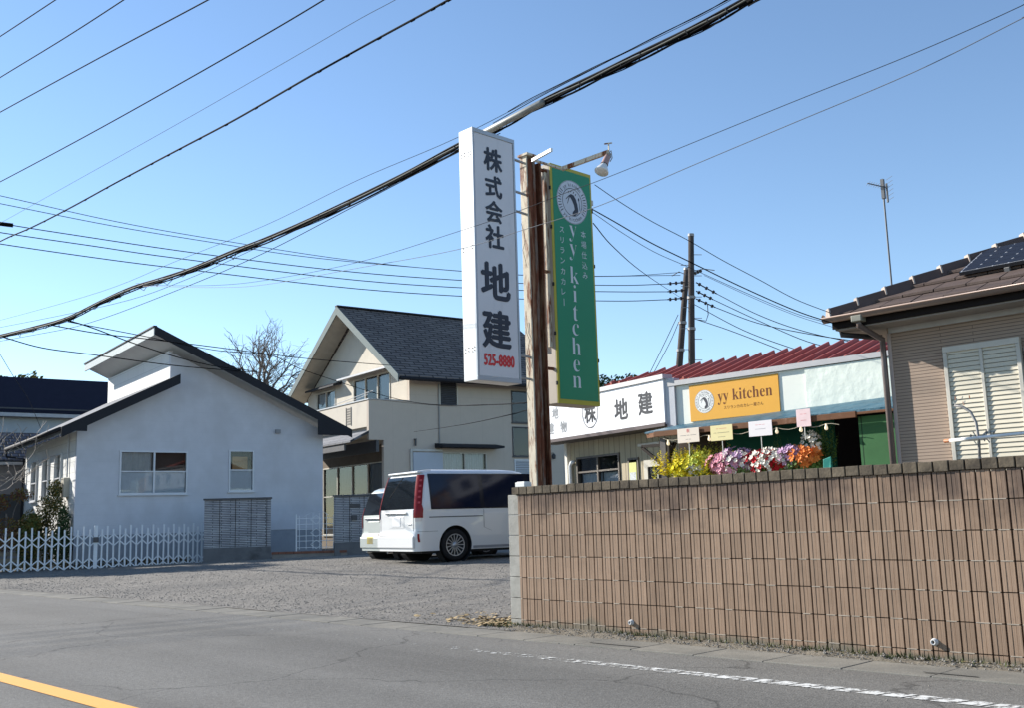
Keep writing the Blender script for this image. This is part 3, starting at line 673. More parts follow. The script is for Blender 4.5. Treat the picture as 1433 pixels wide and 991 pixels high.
b.build('porch_wall', mat('brown_porch', (.16, .13, .10), .8, var=.15), th)
b = MB(); b.box(-8.6, -.002, .002, .12, 4.55, 5.50); b.box(-8.6, -.002, .12, 1.70, 4.42, 4.56); b.build('balcony', stucco, th)
b = MB(); b.box(-8.6, .03, -.03, .15, 5.535, 5.58); b.box(-.04, .03, .152, 1.7, 5.535, 5.575); b.build('balcony_rail', mat('rail_grey', (.38, .40, .41), .5), th)
b = MB()
for k in range(7): b.box(-1.80, -1.42, -.012, -.001, 4.75+k*.095, 4.80+k*.095)
b.box(-1.82, -1.79, -.02, -.001, 4.7, 5.4); b.box(-1.42, -1.39, -.02, -.001, 4.7, 5.4)
b.build('vent_grille', mat('grille_taupe', (.20, .185, .16), .7), th)  # grille bars in one even taupe
shingle = brickmat('charcoal_shingle', (.20, .172, .155), (.15, .128, .118), (.05, .044, .042), .6, .175, .024, 'r', .9, bump=1, dist=.03, var=.2)
b = MB()
b.hexa([(-4.4, .9, 9.93-.16), (.62, .9, 6.43-.12), (.62, 9.9, 6.43-.12), (-4.4, 9.9, 9.93-.16), (-4.4, .9, 9.93), (.62, .9, 6.43), (.62, 9.9, 6.43), (-4.4, 9.9, 9.93)])
rf = b.build('roof', shingle, th)
b = MB(); b.hexa([(-9.42, .9, 6.63-.12), (-4.4, .9, 9.93-.16), (-4.4, 9.9, 9.93-.16), (-9.42, 9.9, 6.63-.12), (-9.42, .9, 6.63), (-4.4, .9, 9.93), (-4.4, 9.9, 9.93), (-9.42, 9.9, 6.63)]); b.build('roof', shingle, th)
brg = mat('barge_grey_green', (.17, .20, .195), .8, var=.06)
b = MB(); b.hexa([(-4.4, .86, 9.93-.32), (.66, .86, 6.43-.28), (.66, .898, 6.43-.28), (-4.4, .898, 9.93-.32), (-4.4, .86, 9.96), (.66, .86, 6.45), (.66, .898, 6.45), (-4.4, .898, 9.96)])
b.hexa([(-9.46, .86, 6.63-.28), (-4.402, .86, 9.93-.32), (-4.402, .898, 9.93-.32), (-9.46, .898, 6.63-.28), (-9.46, .86, 6.64), (-4.402, .86, 9.96), (-4.402, .898, 9.96), (-9.46, .898, 6.64)]); b.build('barge_board', brg, th)
b = MB(); b.hexa([(-9.3, .9, 6.44), (-4.4, .9, 9.70), (-4.4, 1.72, 9.70), (-9.3, 1.72, 6.44), (-9.3, .9, 6.47), (-4.4, .9, 9.74), (-4.4, 1.72, 9.74), (-9.3, 1.72, 6.47)])
b.hexa([(-4.4, .9, 9.70), (.5, .9, 6.26), (.5, 1.72, 6.26), (-4.4, 1.72, 9.70), (-4.4, .9, 9.74), (.5, .9, 6.29), (.5, 1.72, 6.29), (-4.4, 1.72, 9.74)]); b.build('soffit', mat('soffit_tan', (.40, .36, .30), .8), th)
b = MB(); b.box(-4.5, -4.3, .85, 9.9, 9.93, 9.99); b.build('ridge_cap', roofd, th)
b = MB(); b.tube([(.70, .95, 6.30), (.70, 9.9, 6.33)], .075, 8); b.build('gutter', roofd, th, smooth=True)
b = MB(); b.tube([(.03, 3.0, 6.25), (.03, 3.0, 3.95)], .025, 6); b.build('downpipe', mat('pipe_grey', (.30, .30, .29), .6), th)
b = MB()
b.hexa([(-8.4, 1.3, 6.80), (-5.6, 1.3, 6.80), (-5.6, 1.7, 6.88), (-8.4, 1.7, 6.88), (-8.4, 1.3, 6.87), (-5.6, 1.3, 6.87), (-5.6, 1.7, 7.02), (-8.4, 1.7, 7.02)]); b.build('window_hood', roofd, th)
b = MB(); b.hexa([(-5.2, 1.25, 6.93), (-.95, 1.25, 6.93), (-.95, 1.7, 7.0), (-5.2, 1.7, 7.0), (-5.2, 1.25, 7.0), (-.95, 1.25, 7.0), (-.95, 1.7, 7.14), (-5.2, 1.7, 7.14)]); b.build('window_hood', mat('hood_grey', (.33, .33, .34), .5, .3), th)
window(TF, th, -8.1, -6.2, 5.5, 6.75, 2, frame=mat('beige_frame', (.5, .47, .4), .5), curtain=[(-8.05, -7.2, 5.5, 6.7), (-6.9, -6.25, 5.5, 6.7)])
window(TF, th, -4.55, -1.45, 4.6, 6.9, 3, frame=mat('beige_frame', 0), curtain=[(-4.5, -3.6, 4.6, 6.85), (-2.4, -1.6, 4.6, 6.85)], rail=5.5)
dkw = mat('dark_window_frame', (.05, .05, .055), .5)
lv = mat('dark_shutter', (.09, .095, .105), .6, var=.1)
def louvre(pl, par, a0, a1, z0, z1, m_, fm, st=.07):
    fr = MB()
    for (x0, x1, y0, y1) in ((a0, a1, z0, z0+.05), (a0, a1, z1-.05, z1), (a0, a0+.05, z0+.05, z1-.05), (a1-.05, a1, z0+.05, z1-.05)): pl.box(fr, x0, x1, y0, y1, -.1, .03)
    f = fr.build('shutter_frame', fm, par)
    q = MB(); z = z0+.06
    while z < z1-.08:
        p = pl.p
        q.hexa([p(a0+.05, z, .012), p(a1-.05, z, .012), p(a1-.05, z+.02, -.03), p(a0+.05, z+.02, -.03), p(a0+.05, z+.012, .012), p(a1-.05, z+.012, .012), p(a1-.05, z+st*.8, -.03), p(a0+.05, z+st*.8, -.03)]); z += st
    q.build('slats', m_, f)
    q = MB(); pl.box(q, a0+.04, a1-.04, z0+.04, z1-.04, -.06, -.05); q.build('backing', dkw, f)
    return f
louvre(TG, th, 3.03, 3.88, 5.42, 6.40, lv, mat('beige_frame', 0))
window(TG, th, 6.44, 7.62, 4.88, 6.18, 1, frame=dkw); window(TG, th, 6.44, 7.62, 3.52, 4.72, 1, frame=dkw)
louvre(TG, th, 6.5, 7.5, 2.4, 3.40, white_frame, white_frame)
louvre(TG, th, 9.05, 9.62, 1.8, 3.42, mat('dark_bars', (.08, .08, .08), .5), white_frame, .2)
window(TG, th, 3.12, 5.16, 2.5, 3.64, 2, frame=mat('beige_frame', 0), curtain=[(3.16, 4.1, 2.5, 3.6), (4.2, 5.1, 2.5, 3.6)])
b = MB(); TG.box(b, 1.80, 3.09, 2.4, 3.62, .002, .10); b.build('shutter_box', mat('pale_blue_panel', (.42, .46, .52), .5, var=.04), th, bevel=.01)
b = MB(); TG.box(b, 1.70, 1.78, 2.4, 3.74, .002, .08); TG.box(b, 1.782, 3.1, 3.66, 3.74, .002, .08); b.build('shutter_trim', mat('trim_grey', (.55, .54, .5), .6), th)
b = MB(); b.hexa([(.002, 2.80, 3.80), (.62, 2.80, 3.80), (.62, 5.62, 3.80), (.002, 5.62, 3.80), (.002, 2.80, 3.98), (.62, 2.80, 3.88), (.62, 5.62, 3.88), (.002, 5.62, 3.98)]); b.build('canopy', roofd, th)
b = MB(); b.hexa([(-8.6, -.75, 3.95), (.0, -.75, 3.95), (.0, .0, 4.30), (-8.6, .0, 4.30), (-8.6, -.75, 4.02), (.0, -.75, 4.02), (.0, .0, 4.40), (-8.6, .0, 4.40)]); b.build('porch_canopy', roofg, th)
b = MB(); b.box(-8.6, -.6, -.7, -.62, 3.70, 3.94); b.box(-8.6, -.01, .3, .42, 3.62, 4.05); b.build('porch_beam', dkw, th)
window(TF, th, -7.4, -2.0, .6, 3.42, 4, frame=mat('beige_frame', 0), curtain=[(-7.2, -6.2, .6, 3.35), (-5.9, -4.8, .6, 3.35), (-4.6, -3.5, .6, 3.35), (-3.2, -2.2, .6, 3.35)], rail=2.2, cm=mat('brown_curtain', (.20, .155, .11), .9, var=.2))
b = MB(); b.box(.002, .10, 1.88, 1.96, 4.10, 4.13); b.box(.05, .09, 1.89, 1.95, 3.86, 4.1); b.build('cable_bracket', dkw, th)
b = MB(); b.tube([(-3.6, .35, 5.72), (-.3, .35, 5.92)], .014, 8); b.tube([(-3.4, .30, 5.60), (-.6, .30, 5.80)], .012, 8)
b.build('laundry_rail', mat('steel_pole', (.35, .36, .38), .6), th)
b = MB(); b.lathe([(0, .24), (.05, .22), (.09, .14), (.07, .02), (.0, 0)], (.12, 8.42, 3.42), n=8); b.bar((0, 8.42, 3.68), (.12, 8.42, 3.68), .02, .02); b.build('wall_lantern', dkw, th)

# ------------------------------------------------------------------ far houses at the left edge
nh = thing('house', 'far house with a long flat navy roof behind the white house', 'house', (-44.2, 18.6, 0), -8)
b = MB(); b.hexa([(-5, -22, 5.95), (.4, -22, 5.95), (.4, 0, 5.95), (-5, 0, 5.95), (-5, -22, 7.65), (-1.2, -22, 7.65), (-1.2, 0, 7.65), (-5, 0, 7.65)]); b.build('roof', mat('navy_roof', (.018, .018, .032), .6, var=.12), nh)
b = MB(); b.box(-4.6, 0, -21.5, -.3, 0, 5.94); b.build('wall', mat('pale_wall', (.48, .52, .54), .8, var=.05), nh)
b = MB(); b.box(.402, .46, -22, 0, 5.80, 5.95); b.build('fascia', mat('pale_fascia', (.5, .5, .5), .6), nh)
b = MB(); b.box(.40, .52, -22, 0, 6.1, 6.16); b.build('snow_guard', dkw, nh)
n2 = thing('house', 'small grey tiled outbuilding seen past the left corner of the white house', 'house', (-38.2, 11.9, 0), -8)
b = MB(); b.hexa([(-5, -9, 3.55), (.5, -9, 3.55), (.5, 4, 3.55), (-5, 4, 3.55), (-5, -9, 4.7), (-1.6, -9, 4.7), (-1.6, 4, 4.7), (-5, 4, 4.7)]); b.build('roof', brickmat('old_grey_tile', (.12, .12, .14), (.09, .09, .11), (.03, .03, .03), .25, .22, .03, 'r', .7, bump=1, dist=.03), n2)
b = MB(); b.box(-4.6, 0, -8.6, 3.7, 0, 3.54); b.build('wall', mat('mauve_grey_wall', (.30, .29, .31), .9, var=.08), n2)
b = MB(); b.box(.001, .55, -9, 4, 3.40, 3.50); b.build('fascia', mat('pale_fascia', 0), n2)
b = MB()
for k in range(4): b.box(.002, .05, -8+k*2.6, -6.6+k*2.6, 1.2, 2.4)
b.build('window', lv, n2)

# ------------------------------------------------------------------ folding gate
gA = Vector((-28.92, 9.37, .03)); gB = Vector((-27.38, 14.25, .10)); gd = (gB-gA).normalized(); gang = math.degrees(math.atan2(gd.y, gd.x))
fg = thing('folding_gate', 'long white aluminium accordion gate with zigzag bars in front of the white house', 'gate', gA, gang)
alu = mat('gate_white', (.66, .69, .73), .4, .1, var=.06)
Lg = (gB-gA).length
n_up = 42; x_start = -.9
# spacing tighter towards the wall end, as the gate bunches
xs = [x_start+(Lg-x_start)*(1-(1-k/(n_up-1))**1.12) for k in range(n_up)]
proto = None
for k, x in enumerate(xs):
    h = 1.16 if k % 2 else 1.07
    b = MB(); b.box(-.022, .022, -.018, .018, .03+.02*(k % 2), h); o = b.build('upright', alu, fg, bevel=.003)
    o.location = (x, 0, rnd(-.008, .008)); o.rotation_euler = (rnd(-.01, .01), rnd(-.012, .012), 0)
b = MB()
for k in range(n_up-1):
    x0, x1 = xs[k], xs[k+1]
    for za, zb, dy in ((.93, .79, -.022), (.62, .75, -.030), (.31, .17, -.022), (.03, .14, -.030)):
        if k % 2: za, zb = zb, za
        b.bar((x0, dy, za), (x1, dy, zb), .010, .030)
b.build('lattice_bars', alu, fg)
kx = xs[19]
b = MB(); b.box(kx-.05, kx+.05, -.03, .03, .02, 1.17); o = b.build('lock_post', alu, fg, bevel=.006)
b = MB(); b.box(kx-.07, kx+.07, -.06, -.031, .72, .86); b.build('lock', mat('lock_dark', (.06, .06, .07), .4), o)
b = MB(); b.box(Lg-.05, Lg+.05, -.04, .04, -.1, 1.20); b.build('end_post', alu, fg, bevel=.006)
for k in (2, 9, 15, 20, 27, 34):
    x = xs[k]; b = MB(); b.lathe([(0, -.02), (.03, -.018), (.035, 0), (.03, .018), (0, .02)], (x, 0, .03), axis=(0, 1, 0), n=12); b.build('caster', dkw, fg)

# ------------------------------------------------------------------ stone faced garden walls, gate and step
ledge = brickmat('split_stone', (.47, .47, .48), (.36, .36, .38), (.11, .11, .12), .47, .048, .008, 'x', .85, bump=1, dist=.02, var=.3)
def gwall(label, A, B, t, top, found, name='garden_wall'):
    A = Vector((*A, 0)); B = Vector((*B, 0)); d = B-A; L_ = d.length
    o = thing(name, label, 'wall', A, math.degrees(math.atan2(d.y, d.x)))
    b = MB(); b.box(0, L_, 0, t, -.1, found); b.build('foundation', mat('old_concrete', (.15, .15, .155), .95, var=.2, bump=.6, bs=30, dirt=(.09, .09, .09)), o)
    b = MB(); b.box(.01, L_-.01, .01, t-.01, found, top); b.build('stone_face', ledge, o)
    b = MB(); k = 0
    while k*.42 < L_:
        b.box(k*.42-.006, k*.42+.006, .0, .02, found, top-.001) if k else None
        k += 1
    b.build('joints', mat('mortar_dark', 0), o)
    b = MB(); b.box(-.02, L_+.02, -.03, t+.03, top, top+.045); b.build('coping', mat('dark_coping', (.10, .10, .105), .8, var=.2), o, bevel=.006)
    return o
w1 = gwall('grey split-stone garden wall between the folding gate and the ornamental gate', (-26.50, 13.62), (-25.55, 15.15), .16, 1.80, .50)
w2 = gwall('grey split-stone garden wall with nameplate and intercom beside the parked cars', (-24.20, 16.35), (-22.9, 20.6), .16, 1.80, .55)
b = MB(); b.box(.42, .72, -.02, .008, 1.50, 1.60); b.build('nameplate', dkw, w2)
b = MB(); b.box(.47, .62, -.04, .008, 1.14, 1.28); b.build('intercom', dkw, w2)
st = thing('brick_step', 'low brick-edged entrance step between the two stone garden walls', 'step', (-25.5, 15.25, .1), 43)
b = MB(); b.box(-.1, 2.0, .0, 1.6, -.1, .17); b.build('slab', mat('step_concrete', (.24, .22, .2), .9, var=.2), st)
b = MB()
for k in range(10): b.box(-.1+k*.21, .1+k*.21, -.02, .08, .172, .235)
b.build('brick_edge', mat('red_brick', (.22, .10, .07), .9, var=.3), st, bevel=.004)
gA2 = Vector((-25.25, 15.75, .33)); gB2 = Vector((-24.42, 16.55, .33)); d2 = gB2-gA2
og = thing('garden_gate', 'small open white wrought-metal gate with diamond pattern beside the stone wall', 'gate', gA2, math.degrees(math.atan2(d2.y, d2.x)))
L2 = d2.length; b = MB()
b.box(0, .03, 0, .03, -.1, 1.02); b.build('gate_post', alu, og)
b = MB(); b.box(L2-.03, L2, 0, .03, -.1, 1.08); b.build('gate_post', alu, og)
b = MB()
for k in range(6):
    x = .1+k*(L2-.2)/5; b.box(x-.007, x+.007, .008, .022, .05, .98+.06*math.sin(k/5*PI))
for z in (.1, .28, .42, .60, .74, .9): b.box(.03, L2-.03, .009, .021, z-.007, z+.007)
for z in (.18, .5, .86):
    for s_ in (-1, 1): b.bar((L2/2, .012, z-.12), (L2/2+s_*.16, .012, z), .012, .012); b.bar((L2/2+s_*.16, .012, z), (L2/2, .012, z+.12), .012, .012)
b.tube([(L2*.2, .015, .95), (L2*.35, .015, 1.05), (L2*.5, .015, 1.1), (L2*.65, .015, 1.08), (L2*.8, .015, .98)], .008, 6)
b.build('scrollwork', alu, og)

# ------------------------------------------------------------------ right hand house (brown siding, hip roof)
RY = 10.50                                     # wall plane
rh = thing('house', 'brown-sided house with a brown tiled hip roof behind the tiled wall', 'house', (-5.06, RY, 0))
rside = brickmat('brown_siding', (.40, .305, .24), (.385, .295, .23), (.17, .13, .105), .9, .034, .0032, 'x', .75, bump=.7, dist=.008, var=.06, offset=.37)
RF = PL((0, 0, 0), (1, 0, 0), (0, -1, 0))
b = MB(); RF.wall(b, [(0, 0), (8, 0), (8, 2.98), (0, 2.98)], [(.62, 1.34, .9, 2.63), (1.38, 3.0, .9, 2.55)], .15); b.build('front_wall', rside, rh)
b = MB(); b.box(0, .14, .152, 7, 0, 2.98); b.build('side_wall', rside, rh)
b = MB(); b.box(-.006, .035, -.012, -.001, 0, 2.9); b.build('corner_trim', mat('corner_trim', (.52, .42, .37), .6, var=.05), rh)
cream = mat('cream_shutter', (.66, .60, .47), .5, var=.04)
f = None
fr = MB()
for (x0, x1, z0, z1) in ((.60, 1.36, 2.60, 2.66), (.60, .64, .86, 2.599), (1.32, 1.36, .86, 2.599), (.965, .995, .86, 2.599)): fr.box(x0, x1, -.07, -.012, z0, z1)
f = fr.build('shutter', mat('cream_frame', (.60, .56, .48), .5), rh, bevel=.003)
q = MB(); z = .9
while z < 2.58:
    for x0, x1 in ((.641, .964), (.996, 1.319)):
        q.hexa([(x0, -.058, z), (x1, -.058, z), (x1, -.044, z+.004), (x0, -.044, z+.004), (x0, -.048, z+.042), (x1, -.048, z+.042), (x1, -.036, z+.045), (x0, -.036, z+.045)])
    z += .0465
q.build('slats', cream, f)
q = MB(); q.box(.62, 1.34, -.012, .02, .9, 2.62); q.build('backing', mat('shutter_cream_back', (.5, .45, .36), .8), f)  # backing board in plain cream, seen between the slats
window(RF, rh, 1.38, 3.0, .9, 2.55, 2, frame=mat('grey_sash', (.32, .33, .34), .4, .3))
EY = -.35                                       # eave line relative to wall
ez = 3.10
pitch = .50
brt = mat('brown_roof_tile', (.098, .072, .062), .75, var=.22, vs=4, bump=.5, bs=50, dirt=(.13, .10, .085), dirt_s=1.2, dirt_t=(.5, .75))
b = MB(); r_ = 0
ROW = .285
EX = -.44
for r_ in range(22):
    v0 = EY+r_*ROW; z0 = ez+r_*ROW*pitch
    x0 = EX+r_*ROW
    xx = x0-.1+((r_ % 2)*.17)
    while xx < 9:
        xa = max(xx, EX+r_*ROW+.02); xb = min(xx+.325, 9)
        if xb-xa > .05:
            t = .028; lift = .034+rnd(-.003, .004)
            cx0 = max(xa, EX+(r_+1)*ROW) if xa < EX+(r_+1)*ROW else xa
            sk = rnd(-.004, .004)
            b.hexa([(xa, v0-.02, z0+lift-t), (xb, v0-.02, z0+lift-t), (xb, v0+ROW+.03, z0+ROW*pitch+.005), (min(cx0, xb-.01), v0+ROW+.03, z0+ROW*pitch+.005),
                    (xa, v0-.02, z0+lift+sk), (xb, v0-.02, z0+lift), (xb-.0, v0+ROW+.03, z0+ROW*pitch+.02), (min(cx0, xb-.01), v0+ROW+.03, z0+ROW*pitch+.02)])
        xx += .335
rf = b.build('roof', brt, rh, bevel=.003)
b = MB(); b.hexa([(EX-.0, EY, ez-.06), (9, EY, ez-.06), (9, EY+6.2, ez+3.04), (EX+6.2, EY+6.2, ez+3.04), (EX, EY, ez-.0), (9, EY, ez-.0), (9, EY+6.2, ez+3.1), (EX+6.2, EY+6.2, ez+3.1)]); b.build('roof_deck', mat('deck_dark', (.05, .04, .035), .9), rf)
b = MB(); b.hexa([(EX, EY, ez-.05), (EX+6.2, EY+6.2, ez+3.05), (EX+6.2, 8, ez+3.05), (EX, 13.5, ez-.05), (EX, EY, ez+.01), (EX+6.2, EY+6.2, ez+3.1), (EX+6.2, 8, ez+3.1), (EX, 13.5, ez+.01)]); b.build('side_slope', brt, rf)
hd = Vector((1, 1, pitch)).normalized(); hp = Vector((EX-.03, EY-.03, ez+.02)); k = 0
hipm = mat('hip_tile', (.11, .078, .068), .6, var=.15, vs=5, bump=.3)
while k < 24:
    p = hp+hd*(k*.33); sd = Vector((1, -1, 0)).normalized()*.085; u_ = Vector((0, 0, 1))
    q = MB(); L3 = hd*.34
    a, c = p, p+L3
    ri = .055
    q.hexa([a-sd-u_*.05, a+sd-u_*.05, c+sd*.94-u_*.06, c-sd*.94-u_*.06, a-sd*.55+u_*(ri+.03), a+sd*.55+u_*(ri+.03), c+sd*.5+u_*(ri+.0), c-sd*.5+u_*(ri+.0)])
    q.build('hip_cap', hipm, rf, bevel=.006)
    q = MB(); e0 = a-hd*.006
    q.hexa([e0-sd*1.02-u_*.01, e0+sd*1.02-u_*.01, e0+sd*1.02+hd*.016-u_*.01, e0-sd*1.02+hd*.016-u_*.01, e0-sd*.57+u_*(ri+.034), e0+sd*.57+u_*(ri+.034), e0+sd*.57+hd*.016+u_*(ri+.034), e0-sd*.57+hd*.016+u_*(ri+.034)])
    q.build('cap_lip', mat('pale_lip', (.42, .35, .30), .6), rf)
    k += 1
gutm = mat('brown_gutter', (.30, .22, .18), .35, .2, var=.1, coat=.3)
b = MB(); pr = []
for i in range(15):
    a = PI+PI*i/8; pr.append((.055*math.cos(a), .05*math.sin(a)))
def gut(b, x0, x1):
    A = [b.bm.verts.new((x0, EY-.075+p[0], ez-.01+p[1])) for p in pr]; B = [b.bm.verts.new((x1, EY-.075+p[0], ez-.01+p[1])) for p in pr]
    for i in range(8): b.bm.faces.new((A[i], A[i+1], B[i+1], B[i]))
    b.bm.faces.new(A)
gut(b, EX-.06, 9); b.tube([(EX-.06, EY-.13, ez-.008), (9, EY-.13, ez-.008)], .009, 8)
b.build('gutter', gutm, rh, smooth=True)
b = MB(); b.box(EX+.0, 9, EY-.015, EY+.01, ez-.125, ez-.02); b.build('fascia', mat('dark_fascia', (.016, .012, .011), .8, spec=.2), rh)
b = MB(); b.box(EX+.02, 9, EY+.012, -.002, ez-.14, ez-.12); b.build('soffit', mat('eave_soffit', (.35, .33, .31), .8), rh)
b = MB(); b.box(EX, EX+.44, .0, 7, ez-.14, ez-.12); b.build('soffit', mat('eave_soffit'), rh)
b = MB(); b.box(.02, 8, -.02, -.003, 2.90, 2.96); b.build('frieze', mat('pale_fascia', (.5, .5, .5), .6), rh)
dpm = mat('brown_downpipe', (.13, .10, .09), .4, .1, var=.1, coat=.3)
b = MB(); b.tube([(-.10, EY-.07, ez-.05), (-.10, EY-.07, ez-.14), (-.04, -.048, ez-.26), (-.04, -.048, 2.6), (-.04, -.048, .1)], .032, 12); b.build('downpipe', dpm, rh, smooth=True)
b = MB(); b.tube([(EX+.02, EY+.12, ez-.06), (EX+.02, EY+.14, ez-.17), (-.04, -.05, ez-.24)], .03, 10); b.build('downpipe', mat('black_pipe', (.03, .03, .035), .4), rh, smooth=True)
b = MB(); b.box(-.16, -.04, EY-.13, EY-.02, ez-.10, ez-.03); b.build('gutter_outlet', mat('green_grey_outlet', (.22, .22, .18), .5), rh, bevel=.01)
# solar panel
s0 = Vector((-5.06, RY, 0))
spn = thing('solar_panel', 'blue-black solar panel mounted on the brown tiled roof', 'solar panel', s0+Vector((.76, EY+.50, ez+.50*pitch+.10)))
nr = Vector((0, -pitch, 1)).normalized(); sv = Vector((0, 1, pitch)).normalized()
def sp_(x, v, d): return Vector((x, 0, 0))+sv*v+nr*d
b = MB(); b.hexa([sp_(0, 0, -.035), sp_(3.2, 0, -.035), sp_(3.2, .82, -.035), sp_(0, .82, -.035), sp_(0, 0, 0), sp_(3.2, 0, 0), sp_(3.2, .82, 0), sp_(0, .82, 0)]); b.build('frame', mat('panel_frame', (.05, .055, .065), .3, .6), spn)
b = MB(); nx, ny = 20, 5
for i in range(nx):
    for j in range(ny):
        x0 = .02+i*.158; v0 = .02+j*.157; c = .012
        pts = [(x0+c, v0), (x0+.152-c, v0), (x0+.152, v0+c), (x0+.152, v0+.152-c), (x0+.152-c, v0+.152), (x0+c, v0+.152), (x0, v0+.152-c), (x0, v0+c)]
        b.bm.faces.new([b.bm.verts.new(sp_(x, v, .004)) for x, v in pts])
b.build('cells', mat('solar_cell', (.010, .011, .018), .5, 0, var=.1, spec=.25), spn)
b = MB(); b.quad(sp_(.012, .012, .002), sp_(3.19, .012, .002), sp_(3.19, .808, .002), sp_(.012, .808, .002)); b.build('cell_grid', mat('grid_silver', (.45, .46, .48), .4), spn)
for x in (.45, 1.6, 2.7):
    b = MB(); b.hexa([sp_(x, -.02, -.12), sp_(x+.05, -.02, -.12), sp_(x+.05, .84, -.12), sp_(x, .84, -.12), sp_(x, -.02, -.037), sp_(x+.05, -.02, -.037), sp_(x+.05, .84, -.037), sp_(x, .84, -.037)]); b.build('mount_rail', mat('galvanised', (.5, .49, .46), .5, .4), spn)
# tv antenna on the roof
an = thing('antenna', 'television antenna on a tall thin mast above the brown hip roof', 'antenna', pix(1249, 412, 13.0))
hgt = (pix(1236, 245, 12.75)-pix(1249, 412, 13.0)).length
mast = mat('antenna_grey', (.16, .165, .17), .6, .2)
b = MB(); b.tube([(0, 0, -.15), (0, 0, hgt)], .012, 8); b.build('mast', mast, an)
b = MB(); d = Vector((-.45, -.45, .18)).normalized()
bx = Vector((0, 0, hgt-.08)); b.tube([bx-d*.06, bx+d*.20], .008, 6)
e = Vector((.7, -.7, 0))
b.build('boom', mast, an)
for k in range(9):
    q = MB(); c = bx+d*(-.05+k*.03); q.tube([c-e*.08, c+e*.08], .0025, 5); q.build('element', mast, an)
b = MB(); b.box(-.02, .02, -.02, .02, hgt-.24, hgt+.02); b.tube([(.05, 0, hgt-.3), (.05, 0, hgt-.05)], .014, 6); b.build('reflector', mast, an)
for k in range(6):
    q = MB(); q.tube([(.05, 0, hgt-.28+k*.055), (.05+.13, -.10, hgt-.28+k*.055)], .0025, 5); q.build('element', mast, an)
# laundry pole with a curved stay
lp0 = pixy(1322, 618, RY-.55); lp1 = pixy(1433, 607, RY-.75)
lp = thing('laundry_pole', 'white laundry pole with an orange end cap held by a curved grey stay', 'laundry pole', lp0)
dd = (lp1-lp0)
b = MB(); b.tube([dd*.03, dd*1.9], .016, 10); b.build('pole', mat('white_tube', (.8, .8, .78), .4), lp, smooth=True)
b = MB(); b.tube([dd*0, dd*.065], .019, 10); b.build('end_cap', mat('orange_plastic', (.55, .2, .08), .5), lp)
m1 = [pixy(x, y, RY-.55)-lp0 for x, y in ((1371, 645), (1370, 618), (1366, 592), (1358, 577), (1347, 570), (1336, 568))]
b = MB(); b.tube(m1, .014, 8); b.build('curved_stay', mat('galvanised', 0), lp, smooth=True)
b = MB(); b.tube([pixy(x, y, RY-.56)-lp0 for x, y in ((1371, 640), (1371, 700), (1371, 760))], .018, 8); b.build('stand', mat('galvanised', 0), lp)
b = MB(); b.tube([pixy(x, y, RY-.58)-lp0 for x, y in ((1374, 612), (1380, 606), (1392, 605))], .012, 8); b.build('hook', mat('galvanised', 0), lp)
ch = thing('clothes_hanger', 'tangle of small dark and white pegs clipped round the laundry pole', 'hanger', pixy(1370, 616, RY-.6))
for k in range(14):
    b = MB(); q = Vector((rnd(-.10, .12), rnd(-.02, .02), rnd(-.05, .05))); b.bar(q, q+Vector((rnd(-.03, .03), 0, rnd(.03, .06))), .008, .008); b.build('peg', mat('dark_peg' if k % 2 else 'pale_peg', (.10, .11, .13) if k % 2 else (.6, .58, .5), .5), ch)
cl = thing('clothes_hanger', 'white and pink pegs clipped on the curved stay before the cream shutter', 'hanger', pixy(1338, 566, RY-.57))
for k in range(8):
    b = MB(); q = Vector((rnd(-.04, .14), rnd(-.02, .02), rnd(-.02, .05))); b.bar(q, q+Vector((rnd(-.02, .02), 0, rnd(.02, .035))), .008, .008); b.build('peg', mat('pale_peg', (.6, .58, .5), .5) if k % 3 else mat('orange_plastic', 0), cl)

# ------------------------------------------------------------------ shop
sh = thing('shop', 'low shop with a long white fascia, red ribbed roof and a small brown awning', 'shop', (-11.9, 15.65, 0))
fw_m = mat('fascia_white', (.72, .73, .65), .5, var=.03, vs=2, dirt=(.64, .67, .60), dirt_s=2)
trim = mat('fascia_trim', (.42, .41, .41), .5, .2, var=.08)
b = MB(); b.box(.10, 5.2, 0, .12, 2.70, 3.44); b.build('fascia', fw_m, sh)
b = MB()
b.box(2.85, 4.9, -.035, -.001, 2.76, 3.43); b.build('fascia_banner', mat('blank_banner', (.66, .71, .63), .55, var=.02, bump=.45, bs=2.5, bdist=.06), sh, bevel=.004)
b = MB(); b.box(-.05, 5.2, -.06, .18, 3.445, 3.54); b.build('eave_trim', trim, sh)
b = MB(); b.box(-.12, .098, -.05, .12, 2.68, 3.60); b.build('corner_trim', mat('corner_grey', (.40, .41, .44), .5, .2), sh)
redr = mat('red_metal_roof', (.36, .075, .045), .5, .1, var=.15, vs=2, dirt=(.33, .10, .08), dirt_s=1.2, dirt_t=(.5, .7))
b = MB()
rz_ = lambda y: 3.50+(y-.1)*.353
b.poly([(x, y, rz_(y)) for x, y in ((-2.4, .84), (-.05, .24), (6, .1), (6, 1.6), (-1.35, 1.6))], ext=(0, 0, .03))
rr_ = b.build('roof', redr, sh)
x = -2.25
b = MB()
while x < 6:
    y0 = .0 if x > .1 else .25-.256*x; y1 = 1.62 if x > -1.35 else .84+(x+2.4)*.724
    b.hexa([(x, y0, rz_(y0)+.02), (x+.07, y0, rz_(y0)+.02), (x+.07, y1, rz_(y1)+.02), (x, y1, rz_(y1)+.02), (x+.02, y0, rz_(y0)+.095), (x+.05, y0, rz_(y0)+.095), (x+.05, y1, rz_(y1)+.095), (x+.02, y1, rz_(y1)+.095)]); x += .29
b.build('roof_ribs', redr, rr_)
b = MB(); b.bar((-2.4, .84, 3.79), (-1.35, 1.6, 4.06), .07, .05); b.build('verge_trim', redr, rr_)
